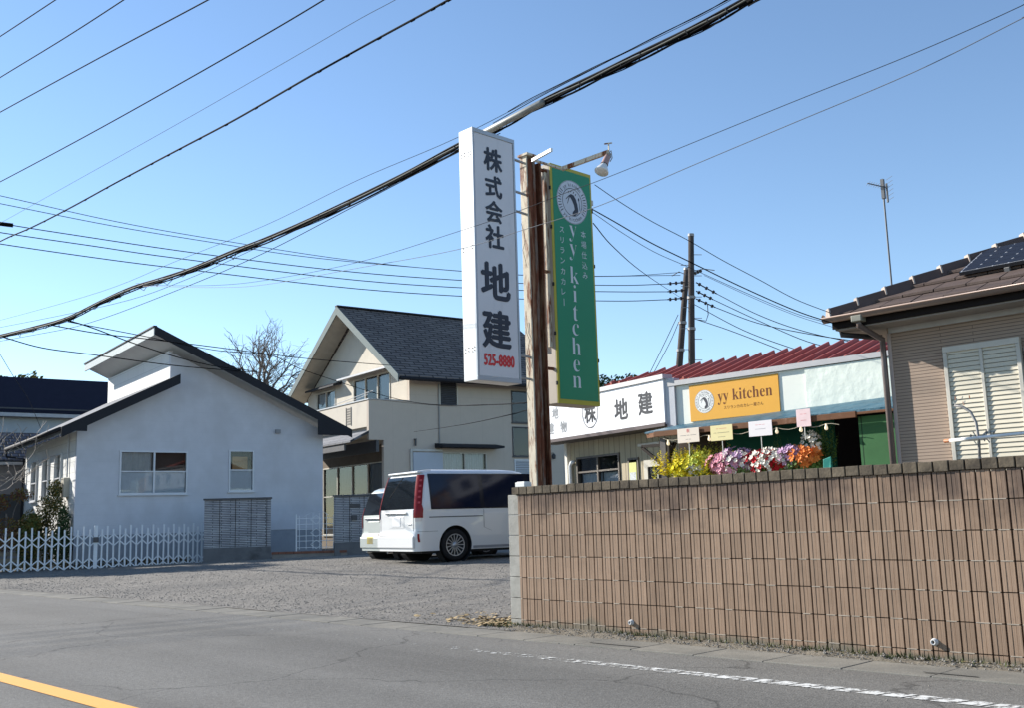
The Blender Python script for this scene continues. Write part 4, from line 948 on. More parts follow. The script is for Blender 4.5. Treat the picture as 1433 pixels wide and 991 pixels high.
b = MB(); b.box(-1.35, 6, 1.62, 1.65, 2, 4.0); b.build('rear_wall', mat('dark_room'), sh)
# kitchen side back wall
board = brickmat('beige_boards', (.42, .36, .25), (.39, .33, .23), (.13, .11, .08), .19, 8, .008, 'x', .75, bump=.6, dist=.008, offset=0, var=.08, dirt=(.28, .25, .19), dirt_t=(.6, .8))
b = MB(); b.box(.0, 1.05, .12, .2, 0, 2.69); b.build('dark_panel', mat('dark_brown_panel', (.06, .045, .033), .8, var=.25), sh)  # dark brown wood; its colour also carries the shade under the awning
b = MB(); b.box(1.05, 3.2, .14, .2, 0, 2.69); b.build('green_panel', mat('deep_green_panel', (.012, .10, .07), .6, var=.1), sh)
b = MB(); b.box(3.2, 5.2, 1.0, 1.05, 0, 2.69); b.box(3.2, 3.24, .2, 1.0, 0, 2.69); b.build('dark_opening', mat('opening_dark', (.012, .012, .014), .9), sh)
b = MB(); b.box(4.2, 5.4, -.9, -.86, 0, 2.44); b.build('green_boarding', brickmat('green_boards', (.055, .15, .06), (.05, .135, .055), (.02, .05, .025), .5, 8, .01, 'x', .8, bump=.3, dirt=(.03, .06, .035)), sh)
brown = mat('brown_beam', (.15, .07, .035), .6, var=.2, vs=5, dirt=(.32, .18, .12), dirt_s=2)
b = MB(); b.hexa([(.1, -1.0, 2.50), (5.0, -1.0, 2.50), (5.2, .0, 2.70), (.1, .0, 2.67), (.1, -1.0, 2.53), (5.2, -1.0, 2.54), (5.2, .0, 2.82), (.1, .0, 2.70)]); b.build('awning_sheet', mat('blue_tarp', (.02, .095, .14), .45, var=.3, vs=5, bump=1, bs=3, bdist=.05), sh)
b = MB(); b.box(.35, 4.25, -1.06, -1.01, 2.42, 2.515); b.box(4.25, 5.2, -1.05, -1.01, 2.46, 2.50); b.build('awning_beam', brown, sh, bevel=.005)
b = MB(); b.hexa([(.12, -.96, 2.42), (.35, -1.06, 2.42), (.35, -.0, 2.55), (-.15, -.0, 2.55), (.1, -.96, 2.50), (.35, -1.06, 2.50), (.35, -.0, 2.66), (-.15, -.0, 2.66)]); b.build('awning_end', brown, sh)
dk_t = mat('dark_timber', (.035, .027, .022), .7, var=.2)
for x in (.42,):
    b = MB(); b.box(x, x+.12, -.98, -.88, 0, 2.40); b.build('post', mat('grey_post', (.13, .12, .12), .8), sh)
    for (p, q) in (((x-.45, -.93, 2.28), (x+.3, -.93, 2.28)), ((x-.45, -.93, 2.26), (x+.03, -.93, 1.90)), ((x+.3, -.93, 2.3), (x+.1, -.93, 1.95)), ((x+.2, -.99, 2.36), (x+.2, -.99, 1.9))):
        b = MB(); b.bar(p, q, .05, .05); b.build('bracket', dk_t, sh)
b = MB(); b.tube([(.3+.6*k, -1.08, 2.34+.03*(k % 2)) for k in range(8)], .006, 6)
# orange banner
ob = thing('signboard', 'orange shop banner with round emblem and brown lettering on the white fascia', 'sign', (-11.9+.42, 15.65, 2.735))
b = MB(); b.box(0, 1.90, -.022, -.002, 0, .675); b.build('banner', mat('banner_orange', (.72, .34, .015), .5, var=.04, vs=2), ob)
bri = mat('brown_ink', (.16, .05, .02), .6)
Xv = (1, 0, 0)
emblem(ob, (.33, -.0225, .345), Xv, Zv, .215, mat('emblem_bright', (.75, .74, .70), .5), ink)
text('lettering', '𝐲𝐲 𝐤𝐢𝐭𝐜𝐡𝐞𝐧', (1.20, -.0225, .40), Xv, Zv, .30, bri, ob, .001, xs=.88, off=-.002)
text('small_lettering', 'スリランカのカレー屋さん', (1.16, -.0225, .185), Xv, Zv, .07, bri, ob, .001)
b = MB()
# string of bulbs
sl_ = thing('string_lights', 'string of small clear bulbs hanging along the brown awning beam', 'lights', (-11.9, 14.6, 2.40))
pts = [(.55+i*.11, -.0, -.04-.05*abs(math.sin((i/4.2)*PI))+.02) for i in range(32)]
b.tube(pts, .005, 5); b.build('cable', mat('pale_cable', (.45, .4, .3), .6), sl_)
for i in range(1, 32, 4):
    p = Vector(pts[i]); q = MB(); q.lathe([(.014, 0), (.016, -.03), (.026, -.055), (.028, -.075), (.018, -.095), (0, -.10)], p, n=12)
    q.build('bulb', emis('warm_bulb', (.85, .72, .5), .35), sl_, smooth=True)
# rotated wing of the shop with the white signboard
sw = thing('shop', 'beige boarded shop wing with sliding window and glazed door under the white signboard', 'shop', (-12.0, 15.62, 0), -13.6)
W2 = PL((0, .5, 0), (1, 0, 0), (0, -1, 0))
b = MB(); W2.wall(b, [(-4.15, 0), (.1, 0), (.1, 2.72), (-4.15, 2.72)], [(-3.90, -2.28, 1.3, 2.36), (-1.98, -1.62, .2, 2.22), (-1.45, -.62, .2, 2.14)], .12); b.build('board_wall', board, sw)
window(W2, sw, -3.90, -2.28, 1.3, 2.36, 2, frame=mat('bronze_sash', (.10, .085, .07), .5, .3), curtain=[(-3.85, -3.1, 1.3, 1.98), (-3.05, -2.3, 1.3, 1.98)], rail=2.02)
wf = window(W2, sw, -1.98, -1.62, .2, 2.22, 1, frame=mat('bronze_sash'))
q = MB(); W2.box(q, -1.93, -1.68, 1.45, 2.12, .032, .036); q.build('poster', mat('poster_yellow', (.55, .55, .22), .6, var=.05), wf)
q = MB(); W2.box(q, -1.91, -1.70, 1.66, 1.92, .0365, .039); q.build('poster_picture', mat('poster_picture', (.48, .5, .5), .6, var=.5, vs=30), wf)
b = MB()
for (x0, x1, z0, z1) in ((-1.45, -1.33, .2, 2.139), (-.74, -.62, .2, 2.139), (-1.329, -.741, 2.0, 2.139), (-1.329, -.741, .2, .6)): W2.box(b, x0, x1, z0, z1, -.05, .02)
dr_ = b.build('door', mat('beige_door_frame', (.45, .42, .35), .5), sw)
q = MB(); W2.box(q, -1.329, -.741, .6, 2.0, -.03, -.01); q.build('pane', mat('dark_door_glass', (.02, .02, .022), .1, coat=.3), dr_)
q = MB(); W2.box(q, -1.06, -1.02, 1.5, 1.85, -.009, -.006); q.build('lettering_strip', mat('strip_pale', (.4, .38, .3), .6, var=.8, vs=60), dr_)
q = MB(); W2.box(q, -.95, -.76, 1.3, 1.62, -.009, -.006); q.build('notice', mat('poster_yellow'), dr_)
q = MB(); W2.box(q, -1.16, -.98, 1.2, 1.5, -.009, -.006); q.build('notice', mat('poster_green', (.2, .35, .15), .6), dr_)
b = MB(); W2.box(b, -1.55, -.85, 2.42, 2.48, .001, .08); b.build('lamp_bar', mat('cream_frame'), sw, bevel=.01)
b = MB(); b.box(-4.7, .0, .0, .48, 2.70, 2.74); b.build('soffit', mat('soffit_dark', (.14, .12, .10), .8), sw)  # soffit in one even dark brown
b = MB(); b.box(-4.25, -4.152, .40, .52, 0, 2.70); b.build('corner_post', mat('cream_frame'), sw)
b = MB(); b.tube([(-4.08, .43, 1.0), (-4.08, .43, 2.18), (-4.03, .43, 2.25), (-3.93, .43, 2.27)], .04, 12); b.build('vent_pipe', mat('white_tube'), sw, smooth=True)
sb = thing('signboard', 'long white shop signboard with grey brushed characters between the post and the orange banner', 'sign', (-12.0, 15.62, 2.74), -13.6)
b = MB(); b.box(-4.72, -.02, -.06, .1, 0, .86); b.build('board', mat('board_white', (.78, .78, .80), .5, var=.02), sb)
b = MB(); b.box(-4.75, .02, -.10, .14, .862, .95); b.build('cap_trim', trim, sb)
b = MB(); b.box(-4.75, .0, -.09, -.061, -.04, .03); b.build('bottom_trim', mat('bottom_trim_dark', (.10, .08, .08), .6), sb)
gin = mat('grey_brush_ink', (.045, .048, .055), .6, var=.6, vs=25); gin2 = mat('faded_ink', (.26, .27, .28), .6, var=.3, vs=20)
for ch_, x, z, s__, mm_ in (('建', -.60, .46, .47, gin), ('地', -1.40, .43, .46, gin), ('株', -2.50, .46, .42, gin), ('地', -3.86, .60, .27, gin2), ('建', -4.06, .27, .27, gin2), ('物', -3.54, .27, .27, gin2), ('土', -4.45, .60, .27, gin2)):
    text('lettering', ch_, (x, -.0615, z), (1, 0, .0), (0, 0, 1), s__, mm_, sb, .001, bold=s__*.034)
b = MB(); disc(b, (-2.50, -.0615, .46), (1, 0, 0), (0, 0, 1.1), .29, d=.002, r0=.270, n=40); b.build('ring', gin, sb)

# ------------------------------------------------------------------ celebration flower stands
def petalm(n, c): return mat(n, c, .6, var=.25, vs=30)
leafm = petalm('flower_leaf', (.12, .19, .05))
def blob_cloud(mb, c, rx, rz, n, s, seed, petals=5, cup=.5):
    for i in range(n):
        while True:
            q = Vector((random.uniform(-1, 1), random.uniform(-1, 1), random.uniform(-1, 1)))
            if .35 < q.length < 1: break
        p = Vector(c)+Vector((q.x*rx, q.y*rx*.7, q.z*rz)); nrm = (Vector((q.x, q.y-.5, q.z+.4))).normalized()
        u_ = nrm.orthogonal().normalized(); w_ = nrm.cross(u_); ss = s*1.18*rnd(.7, 1.25); ph = rnd(0, 6)
        for k in range(petals):
            a = ph+k*2*PI/petals; d_ = u_*math.cos(a)+w_*math.sin(a); t_ = -u_*math.sin(a)+w_*math.cos(a)
            mb.bm.faces.new([mb.bm.verts.new(x) for x in (p, p+d_*ss*.6+t_*ss*.4+nrm*ss*cup*.4, p+d_*ss+nrm*ss*cup, p+d_*ss*.6-t_*ss*.4+nrm*ss*cup*.4)])
def spikes(mb, c, r, n, h, s):
    for i in range(n):
        p = Vector(c)+Vector((random.gauss(0, r), random.gauss(0, r*.5), rnd(-.1, .05))); lean = Vector((random.gauss(0, .16), random.gauss(0, .12), 1)).normalized(); hh = h*rnd(.6, 1.1)
        k = 0
        while k < hh:
            q = p+lean*k; a = rnd(0, 6.3); ss = s*(1.1-k/hh*.6); d_ = Vector((math.cos(a), math.sin(a), .4))
            t_ = Vector((-math.sin(a), math.cos(a), 0))
            mb.bm.faces.new([mb.bm.verts.new(x) for x in (q, q+d_*ss*.5+t_*ss*.35, q+d_*ss, q+d_*ss*.5-t_*ss*.35)]); k += s*.28
def strokes(b, w_, h_, rows, col=None):
    pass
def stand(label, x, y, card, cards_col, parts_, green=True):
    o = thing('flower_arrangement', label, 'flowers', (x, y, .33), 0, 'celebration flower stands under the awning')
    b = MB(); b.tube([(0, 0, 0), (0, 0, 1.3)], .02, 8)
    for k in range(3): a = k*2.1; b.tube([(0, 0, .5), (.3*math.cos(a), .3*math.sin(a), 0)], .014, 6)
    b.build('stand', dk_t, o)
    if green:
        b = MB(); blob_cloud(b, (0, 0, 1.5), .36, .24, 420, .05, 1, 3, .1); b.build('leaves', leafm, o)
    for nm, mt, kind, c, r, n, s, hh in parts_:
        b = MB()
        if kind == 'cloud': blob_cloud(b, c, r, hh, n, s, 2)
        else: spikes(b, c, r, n, hh, s)
        b.build(nm, mt, o)
    if card:
        cx_, cz_, cw_, ch__, rz_, style = card
        b = MB(); b.hexa([(cx_-cw_/2, -.32, cz_-ch__/2), (cx_+cw_/2, -.32, cz_-ch__/2), (cx_+cw_/2, -.312, cz_-ch__/2), (cx_-cw_/2, -.312, cz_-ch__/2), (cx_-cw_/2, -.32+0, cz_+ch__/2), (cx_+cw_/2, -.32, cz_+ch__/2), (cx_+cw_/2, -.312, cz_+ch__/2), (cx_-cw_/2, -.312, cz_+ch__/2)])
        cd = b.build('card', cards_col, o)
        for (txt, dx, dz, sz, im) in style:
            text('card_lettering', txt, (cx_+dx, -.3205, cz_+dz), (1, 0, 0), (0, 0, 1), sz, im, cd, .001)
        b = MB(); b.box(cx_-.006, cx_+.006, -.31, -.30, cz_-.35, cz_); b.build('card_stick', mat('stick_white', (.6, .6, .55), .6), o)
redi = mat('card_red', (.65, .06, .08), .6); dki = mat('card_ink', (.06, .06, .08), .6)
pinkc = mat('card_peach', (.75, .66, .55), .6, var=.03); yelc = mat('card_yellow', (.75, .66, .35), .6, var=.03); whc = mat('card_white', (.78, .74, .74), .6, var=.02)
yel = petalm('petal_yellow', (.78, .66, .04)); lime = petalm('petal_lime', (.58, .62, .10)); wh_ = petalm('petal_white', (.75, .72, .62)); pk = petalm('petal_pink', (.72, .33, .40)); lav = petalm('petal_lavender', (.55, .36, .52)); rd = petalm('petal_red', (.50, .02, .03)); org_ = petalm('petal_orange', (.75, .22, .05))
FY = 14.88
stand('flower stand of tall yellow and lime snapdragons beneath the peach card', -10.85, FY, (.08, 2.06, .46, .25, 0, [('祝', 0, .08, .07, redi), ('―― ― ――', 0, .0, .06, dki), ('― ―', 0, -.07, .05, dki)]), pinkc,
      [('yellow_blooms', yel, 'cloud', (-.12, -.12, 1.52), .36, 260, .04, .17), ('lime_blooms', lime, 'cloud', (.06, -.08, 1.58), .38, 260, .04, .2), ('yellow_flowers', yel, 'spike', (-.14, -.1, 1.42), .26, 170, .075, .40), ('lime_flowers', lime, 'spike', (.10, -.05, 1.42), .28, 140, .065, .46), ('white_flowers', wh_, 'cloud', (.05, -.12, 1.48), .3, 120, .04, .1)])
stand('flower stand of pink and lavender blooms beneath the yellow card', -10.02, FY, (-.06, 2.05, .44, .26, 0, [('― ―――', 0, .07, .05, redi), ('― ――――', 0, .0, .06, dki), ('―――', 0, -.07, .05, dki)]), yelc,
      [('yellow_flowers', yel, 'spike', (-.28, 0, 1.42), .06, 10, .05, .45), ('pink_flowers', pk, 'cloud', (-.12, -.1, 1.54), .40, 260, .045, .20), ('lavender_flowers', lav, 'cloud', (.06, -.05, 1.60), .38, 220, .042, .2), ('white_flowers', wh_, 'cloud', (.05, -.1, 1.55), .36, 120, .04, .22)])
stand('flower stand of red and white roses beneath the white card', -9.32, FY, (.0, 2.06, .44, .25, 0, [('― ― ―', 0, .06, .05, redi), ('―――――', 0, -.01, .04, dki)]), whc,
      [('red_flowers', rd, 'cloud', (-.06, -.1, 1.54), .40, 190, .045, .2), ('white_flowers', wh_, 'cloud', (.0, -.12, 1.53), .42, 210, .042, .2), ('grass_blades', leafm, 'spike', (.15, 0, 1.5), .12, 14, .03, .45)])
stand('flower stand of purple and orange blooms with a tall pink card at the right end', -8.78, FY, (.26, 2.16, .25, .28, 0, [('― ―', 0, .06, .05, redi), ('――', 0, -.04, .05, redi)]), mat('card_pink', (.78, .60, .60), .6),
      [('purple_flowers', lav, 'cloud', (-.12, -.12, 1.60), .26, 150, .05, .14), ('orange_flowers', org_, 'cloud', (.08, -.1, 1.58), .30, 170, .05, .16), ('white_flowers', wh_, 'cloud', (.2, -.05, 1.72), .18, 110, .04, .26), ('grass_blades', leafm, 'spike', (.38, 0, 1.5), .1, 34, .05, .6)])
tr_ = MB(); tr_.hexa([(-8.3, 14.6, 1.2), (-8.14, 14.6, 1.2), (-8.14, 14.7, 1.2), (-8.3, 14.7, 1.2), (-8.26, 14.6, 1.82), (-8.13, 14.62, 1.86), (-8.16, 14.7, 1.84), (-8.26, 14.7, 1.8)])
o = tr_.build('gift_bag', mat('teal_wrap', (.02, .28, .22), .5, var=.4, vs=10), bevel=.01); tag(o, 'teal wrapped bag beside the orange flowers at the right end of the row', 'bag')

# ------------------------------------------------------------------ vehicles
def vehicle(name, label, loc, rz, W, Lr, Lf, H, belt, white, pal, gl_low, wheel_r, kei=False):
    """origin at rear axle centre on the ground; +y forward. Lr rear overhang, Lf distance axle to nose"""
    o = thing(name, label, 'car', loc, rz)
    hw = W/2
    def half(z):
        if z < .5: return hw-.04*(1-z/.5)
        if z < belt: return hw
        t = (z-belt)/(H-belt); return hw-.115*t-.04*t*t
    def rear(z):
        if z < .45: return -Lr+.02
        if z < .62: return -Lr
        if z < belt: return -Lr+.05
        t = (z-belt)/(H-belt); return -Lr+.06+.10*t+.09*t*t
    def front(z):
        if z < .75: return Lf
        if z < belt+.02: t = (z-.75)/(belt-.73); return Lf-.28*t
        t = (z-belt)/(H-belt); return Lf-.75-1.15*t
    def ring(z, off=0, rr=.17, n=8):
        w_ = half(z)+off; y0 = rear(z)-off; y1 = front(z)+off; pts = []
        r = rr
        for cx_, cy_, a0 in ((w_-r, y0+r, -PI/2), (w_-r, y1-r*1.5, 0), (-w_+r, y1-r*1.5, PI/2), (-w_+r, y0+r, PI)):
            ry = r if cy_ < 0 and cy_ == y0+r else r*1.5
            for k in range(n+1):
                a = a0+PI/2*k/n; pts.append((cx_+r*math.cos(a), cy_+ry*math.sin(a), z))
        return pts
    b = MB(); zs = [.22, .26, .38, .44, .50, .62, .66, .8, .9, belt-.03, belt+.02, (belt+H)/2, H-.22, H-.13, H-.075, H-.03, H]
    prev = None
    for i, z in enumerate(zs):
        pts = ring(z)
        if i >= len(zs)-4:
            s__ = {len(zs)-4: .012, len(zs)-3: .045, len(zs)-2: .12, len(zs)-1: .30}[i]; 
            pts = [(x*(1-s__/hw), y+(s__ if y < 1 else -s__*1.2), z) for x, y, z in pts]
        vs = [b.bm.verts.new(p) for p in pts]
        if prev:
            n = len(vs)
            for k in range(n): b.bm.faces.new((prev[k], prev[(k+1) % n], vs[(k+1) % n], vs[k]))
        else: b.bm.faces.new(vs[::-1])
        prev = vs
    b.bm.faces.new(prev)
    body = b.build('body', white, o, smooth=True)
    cut = MB(); WB = Lf-.82
    for y in (0, WB):
        for s_ in (1, -1): cut.lathe([(0, 0), (wheel_r+.065, 0), (wheel_r+.065, .26), (0, .26)], (s_*(hw-.24), y, wheel_r), axis=(s_, 0, 0), n=36)
    bmesh.ops.recalc_face_normals(cut.bm, faces=cut.bm.faces[:])
    co_ = cut.build('cutter', white)
    md = body.modifiers.new('arch', 'BOOLEAN'); md.operation = 'DIFFERENCE'; md.object = co_; md.solver = 'EXACT'
    co_.parent = o
    bpy.context.view_layer.update(); dg = bpy.context.evaluated_depsgraph_get()
    me = bpy.data.meshes.new_from_object(body.evaluated_get(dg)); body.modifiers.clear(); body.data = me
    for p in me.polygons: p.use_smooth = True
    me.set_sharp_from_angle(angle=R(35)); bpy.data.objects.remove(co_)
    def P(s, z, off, side=1):
        """point on the shell; s = distance around from the rear centre line to the right"""
        w_ = half(z); y0 = rear(z); r = .17; flat = w_-r
        if s <= flat: p = Vector((s, y0, z)); n_ = Vector((0, -1, 0))
        elif s <= flat+r*PI/2:
            a = -PI/2+(s-flat)/r; n_ = Vector((math.cos(a), math.sin(a), 0)); p = Vector((flat, y0+r, z))+n_*r
        else: p = Vector((w_, y0+r+(s-flat-r*PI/2), z)); n_ = Vector((1, 0, 0))
        p = p+n_*off; p.x *= side; return p
    def sy(y, z): return (half(z)-.17)+.17*PI/2+(y-rear(z)-.17)      # s of a side point at length y
    def patch(name, mt, fs0, fs1, z0, z1, off=.004, side=1, nz=6, ns=8, par=o, thick=0):
        q = MB(); G_ = []
        for i in range(nz+1):
            z = z0+(z1-z0)*i/nz; a, c = fs0(z), fs1(z)
            G_.append([q.bm.verts.new(P(a+(c-a)*j/ns, z, off, side)) for j in range(ns+1)])
        for i in range(nz):
            for j in range(ns):
                f_ = (G_[i][j], G_[i][j+1], G_[i+1][j+1], G_[i+1][j])
                q.bm.faces.new(f_ if side == 1 else f_[::-1])
        return q.build(name, mt, par, smooth=True)
    gt = H-.13
    lin = lambda a, c: (lambda z: a+(c-a)*max(0, (z-belt)/(gt-belt)))
    for side in (1, -1):
        # side glass (rear quarter, sliding door, front door)
        yb = [(-Lr+.40, .62), (.72, 1.78), (1.90, 2.60)] if not kei else [(-Lr+.42, .35), (.42, 1.1), (1.18, 1.7)]
        patch('window_band', mat('window_band_black', (.010, .012, .02), .2, spec=.35), lambda z: sy(-Lr+.36, z), lambda z: sy(yb[-1][1]+.15-(z-belt)*.9, z), belt+.0, gt+.03, .003, side, par=body)
        for k, (ya, yc) in enumerate(yb):
            cut_ = .0 if k < 2 else -.8
            patch('side_window', mat('tinted_glass', (.008, .012, .028), .10, spec=.30), lambda z, ya=ya: sy(ya, z), lambda z, yc=yc, c_=cut_: sy(yc+c_*(z-belt), z), belt+.03, gt, .006, side, par=body)
        if not kei:
            patch('slide_rail', mat('panel_gap', (.05, .06, .07), .5), lambda z: sy(-.62, z), lambda z: sy(.66, z), belt-.16, belt-.142, .004, side, nz=1, ns=4, par=body)
            patch('door_gap', mat('panel_gap'), lambda z: sy(.68+(.18 if z < .6 else 0), z), lambda z: sy(.69+(.18 if z < .6 else 0), z), .58, belt-.02, .003, side, nz=6, ns=1, par=body)
            patch('door_gap', mat('panel_gap'), lambda z: sy(1.83, z), lambda z: sy(1.84, z), .30, belt-.02, .003, side, nz=6, ns=1, par=body)
            patch('door_handle', mat('chrome', (.6, .6, .62), .2, .9), lambda z: sy(1.55, z), lambda z: sy(1.78, z), belt-.20, belt-.165, .03, side, nz=1, ns=2, par=body)
            patch('sill_trim', mat('sill_grey', (.25, .26, .28), .5), lambda z: sy(.42, z), lambda z: sy(WB-.45, z), .24, .29, .006, side, nz=1, ns=4, par=body)  # lower body trim in plain grey
        # tail light
        tz0, tz1 = (belt-.16, H-.12) if not kei else (.72, belt+.18)
        tl_ = patch('tail_light', mat('tail_red', (.22, .004, .006), .3, spec=.3), lambda z: (half(z)-.14), lambda z: (half(z)-.14)+.16+(.03 if z < belt+.05 else 0), tz0, tz1, .016, side, nz=10, par=body)
        if not kei:
            patch('reversing_lens', mat('lens_clear', (.6, .55, .55), .15, coat=.6), lambda z: (half(z)-.10), lambda z: (half(z)-.10)+.12, belt-.23, belt-.165, .017, side, nz=2, par=body)
            for k in range(5): patch('lens_line', mat('lens_pink', (.5, .06, .06), .3), lambda z: (half(z)-.06), lambda z: (half(z)-.06)+.05, belt+.12+k*.11, belt+.16+k*.11, .019, side, nz=1, ns=3, par=tl_)
            patch('bumper_reflector', mat('tail_red'), lambda z: (half(z)-.02), lambda z: half(z)+.02, .40, .56, .008, side, nz=2, par=body)
    # rear glass
    hr = lambda z: half(z)-.145
    q = MB()
    for nm, mt, w0, z0, z1, off in (('rear_window', mat('rear_glass', (.012, .015, .02), .04, spec=.4), -.0, belt+.02, H-.14, .008),):
        G_ = []
        for i in range(15):
            z = z0+(z1-z0)*i/8; G_.append([q.bm.verts.new((hr(z)*t, rear(z)-off, z)) for t in (-1, -.5, 0, .5, 1)])
        for i in range(8):
            for j in range(4): q.bm.faces.new((G_[i][j], G_[i][j+1], G_[i+1][j+1], G_[i+1][j]))
        rw = q.build(nm, mt, body, smooth=True)
    def rbox(name, mt, x0, x1, z0, z1, out=.02, bev=.008, par=body):
        z = (z0+z1)/2; q = MB(); y = rear(z); q.box(x0, x1, y-out, y+.01, z0, z1); return q.build(name, mt, par, bevel=bev)
    rbox('license_garnish', mat('chrome'), -.42, .42, belt-.085, belt-.045, .03)
    rbox('license_recess', white, -.30, .30, belt-.36, belt-.12, .005)
    if kei: rbox('licence_plate', mat('plate_yellow', (.65, .5, .08), .5), -.26, .06, .36, .52, .03)
    else: rbox('licence_plate', mat('plate_white', (.7, .7, .7), .5), -.18, .16, belt-.33, belt-.14, .012)
    rbox('rear_bumper', white, -hw+.10, hw-.10, .28, .52, .03, .02)
    rbox('badge', mat('chrome'), .46, .60, belt-.30, belt-.275, .01, .002)
    if not kei:
        q = MB(); q.hexa([(-hw+.22, rear(H)-.06, H-.075), (hw-.22, rear(H)-.06, H-.075), (hw-.2, rear(H)+.25, H-.08), (-hw+.2, rear(H)+.25, H-.08), (-hw+.24, rear(H)-.05, H-.045), (hw-.24, rear(H)-.05, H-.045), (hw-.22, rear(H)+.25, H-.012), (-hw+.22, rear(H)+.25, H-.012)]); q.build('roof_spoiler', white, body, bevel=.01)
        q = MB(); q.bar((.04, rear(H-.12)-.02, H-.15), (-.35, rear(H-.5)-.02, H-.55), .014, .012); q.build('rear_wiper', mat('black_rubber', (.02, .02, .02), .7), body)
    for (x0, x1, z0, z1) in ((-hw+.17, hw-.17, .525, .533), (-hw+.165, -hw+.173, .533, belt), (hw-.173, hw-.165, .533, belt)):
        rbox('tailgate_gap', mat('panel_gap', (.05, .06, .07), .5), x0, x1, z0, z1, .012 if z1 < .6 else .004, .001)
    for s_ in (1, -1): patch('bumper_gap', mat('panel_gap'), lambda z: half(z)-.02, lambda z: sy(-wheel_r-.10, z), .60, .606, .003, s_, nz=1, ns=8, par=body)
    # windscreen
    q = MB(); z0, z1 = belt+.05, H-.16
    q.quad((half(z0)-.1, front(z0)+.006, z0), (-half(z0)+.1, front(z0)+.006, z0), (-half(z1)+.1, front(z1)+.006, z1), (half(z1)-.1, front(z1)+.006, z1)); q.build('windscreen', mat('tinted_glass'), body)
    for s_ in (1, -1):
        q = MB(); q.box(s_*(hw+.02)-.04, s_*(hw+.02)+.10*s_+.04*0, Lf-1.35, Lf-1.25, belt+.02, belt+.2) if s_ == 1 else q.box(-hw-.16, -hw, Lf-1.35, Lf-1.25, belt+.02, belt+.2)
        q.build('wing_mirror', white, body, bevel=.02)
    # wheels
    tyre = mat('tyre_rubber', (.02, .02, .021), .85, var=.2); alloy = mat('wheel_silver', (.42, .43, .45), .35, .6)
    for y in (0, WB):
        for s_ in (1, -1):
            c = Vector((s_*(hw-.21), y, wheel_r)); ax = (s_, 0, 0)
            wh = MB(); rw_ = wheel_r-.105
            wh.lathe([(rw_, .0), (wheel_r-.03, 0), (wheel_r, .03), (wheel_r, .165), (wheel_r-.02, .19), (rw_+.02, .195), (rw_, .18)], c, ax, 40)
            w_o = wh.build('wheel', tyre, o, smooth=True)
            q = MB(); q.lathe([(rw_+.002, .178), (rw_-.012, .182), (rw_-.02, .165), (rw_-.022, .06), (0, .05)], c, ax, 40); q.build('rim', mat('rim_dark', (.05, .05, .055), .5, .4), w_o, smooth=True)
            q = MB(); nsp = 15
            for k in range(nsp):
                a = k*2*PI/nsp; d_ = Vector((0, math.cos(a), math.sin(a))); q.bar(c+Vector((s_*.165, 0, 0))+d_*.045, c+Vector((s_*.172, 0, 0))+d_*(rw_-.008), .018, .02, upv=(1, 0, 0))
            q.lathe([(rw_-.012, .168), (rw_-.014, .184), (rw_+.006, .186), (rw_+.006, .17)], c, ax, 40)
            q.build('spokes', alloy, w_o)
            q = MB(); q.lathe([(.06, .165), (.055, .185), (.0, .19)], c, ax, 20); q.build('hub_cap', alloy, w_o, smooth=True)
            q = MB(); q.lathe([(wheel_r+.06, -.02), (wheel_r+.06, .2)], c, ax, 30); q.lathe([(0, -.02), (wheel_r+.06, -.02)], c, ax, 30); q.build('wheel_well', mat('dark_room'), o)
    q = MB(); q.box(-hw+.12, hw-.12, -Lr+.2, Lf-.3, .17, .24); q.build('underbody', mat('dark_room'), o)
    q = MB(); q.tube([(-.45, -Lr+.35, .2), (-.45, -Lr+.08, .2)], .03, 10); q.build('exhaust', mat('chrome'), o)
    return o
pearl = mat('pearl_white_paint', (.70, .70, .69), .25, var=.01, coat=.6)
vz = -8
vr = Vector((math.cos(R(vz)), math.sin(R(vz)), 0)); 
vc = Vector((-15.93, 13.62, .25))-vr*.80
vehicle('minivan', 'white minivan with tall red tail lights parked with its rear towards the road', vc, vz, 1.66, .93, 3.72, 1.84, 1.03, pearl, None, None, .32)
silver = mat('pale_green_silver', (.52, .55, .52), .3, .2, var=.02, coat=.6)
kc = Vector((-18.75, 14.25, .22))
vehicle('small_car', 'pale silver small car with a yellow plate mostly hidden beyond the white minivan', kc, vz-2, 1.44, .55, 2.8, 1.62, .98, silver, None, None, .27, kei=True)

# ------------------------------------------------------------------ utility poles behind the shop
conc_p = mat('pole_concrete', (.075, .062, .055), .9, var=.25, vs=3, spec=.2, dirt=(.04, .034, .03), dirt_s=2, streak=(3, 3, .5))
def upole(label, top, bot, r0, r1, steps):
    base = bot.copy(); base.z = 0
    o = thing('utility_pole', label, 'utility pole', base)
    T_p = top-base
    if abs(T_p.x) < .6: pass
    d_ = (top-bot); t = (0-bot.z)/d_.z; foot = bot+d_*t; o.location = foot; T_p = top-foot
    b = MB(); b.tube([(0, 0, 0), T_p], [r0, r1], 16); b.build('pole', conc_p, o, smooth=True)
    b = MB(); b.tube([T_p*.995, T_p+Vector((0, 0, .03))], [r1+.012, r1+.005], 14); b.build('cap', mat('galvanised'), o)
    for f_ in (.70, .80):
        b = MB(); b.tube([T_p*f_-Vector((0, 0, .04)), T_p*f_+Vector((0, 0, .04))], [r1*1.25+.02]*2, 14); b.build('band', mat('galvanised'), o)
    for k in range(steps):
        z = .5+.47*k/steps; c = T_p*z; s_ = 1 if k % 2 else -1
        b = MB(); b.tube([c, c+RX*s_*.32], .011, 5); b.build('step_bolt', mat('galvanised'), o)
    return o, foot, T_p
pA, footA, TA = upole('tall concrete utility pole rising behind the red roof, with step bolts', pix(967, 328, 31), pix(968, 517, 31), .135, .085, 14)
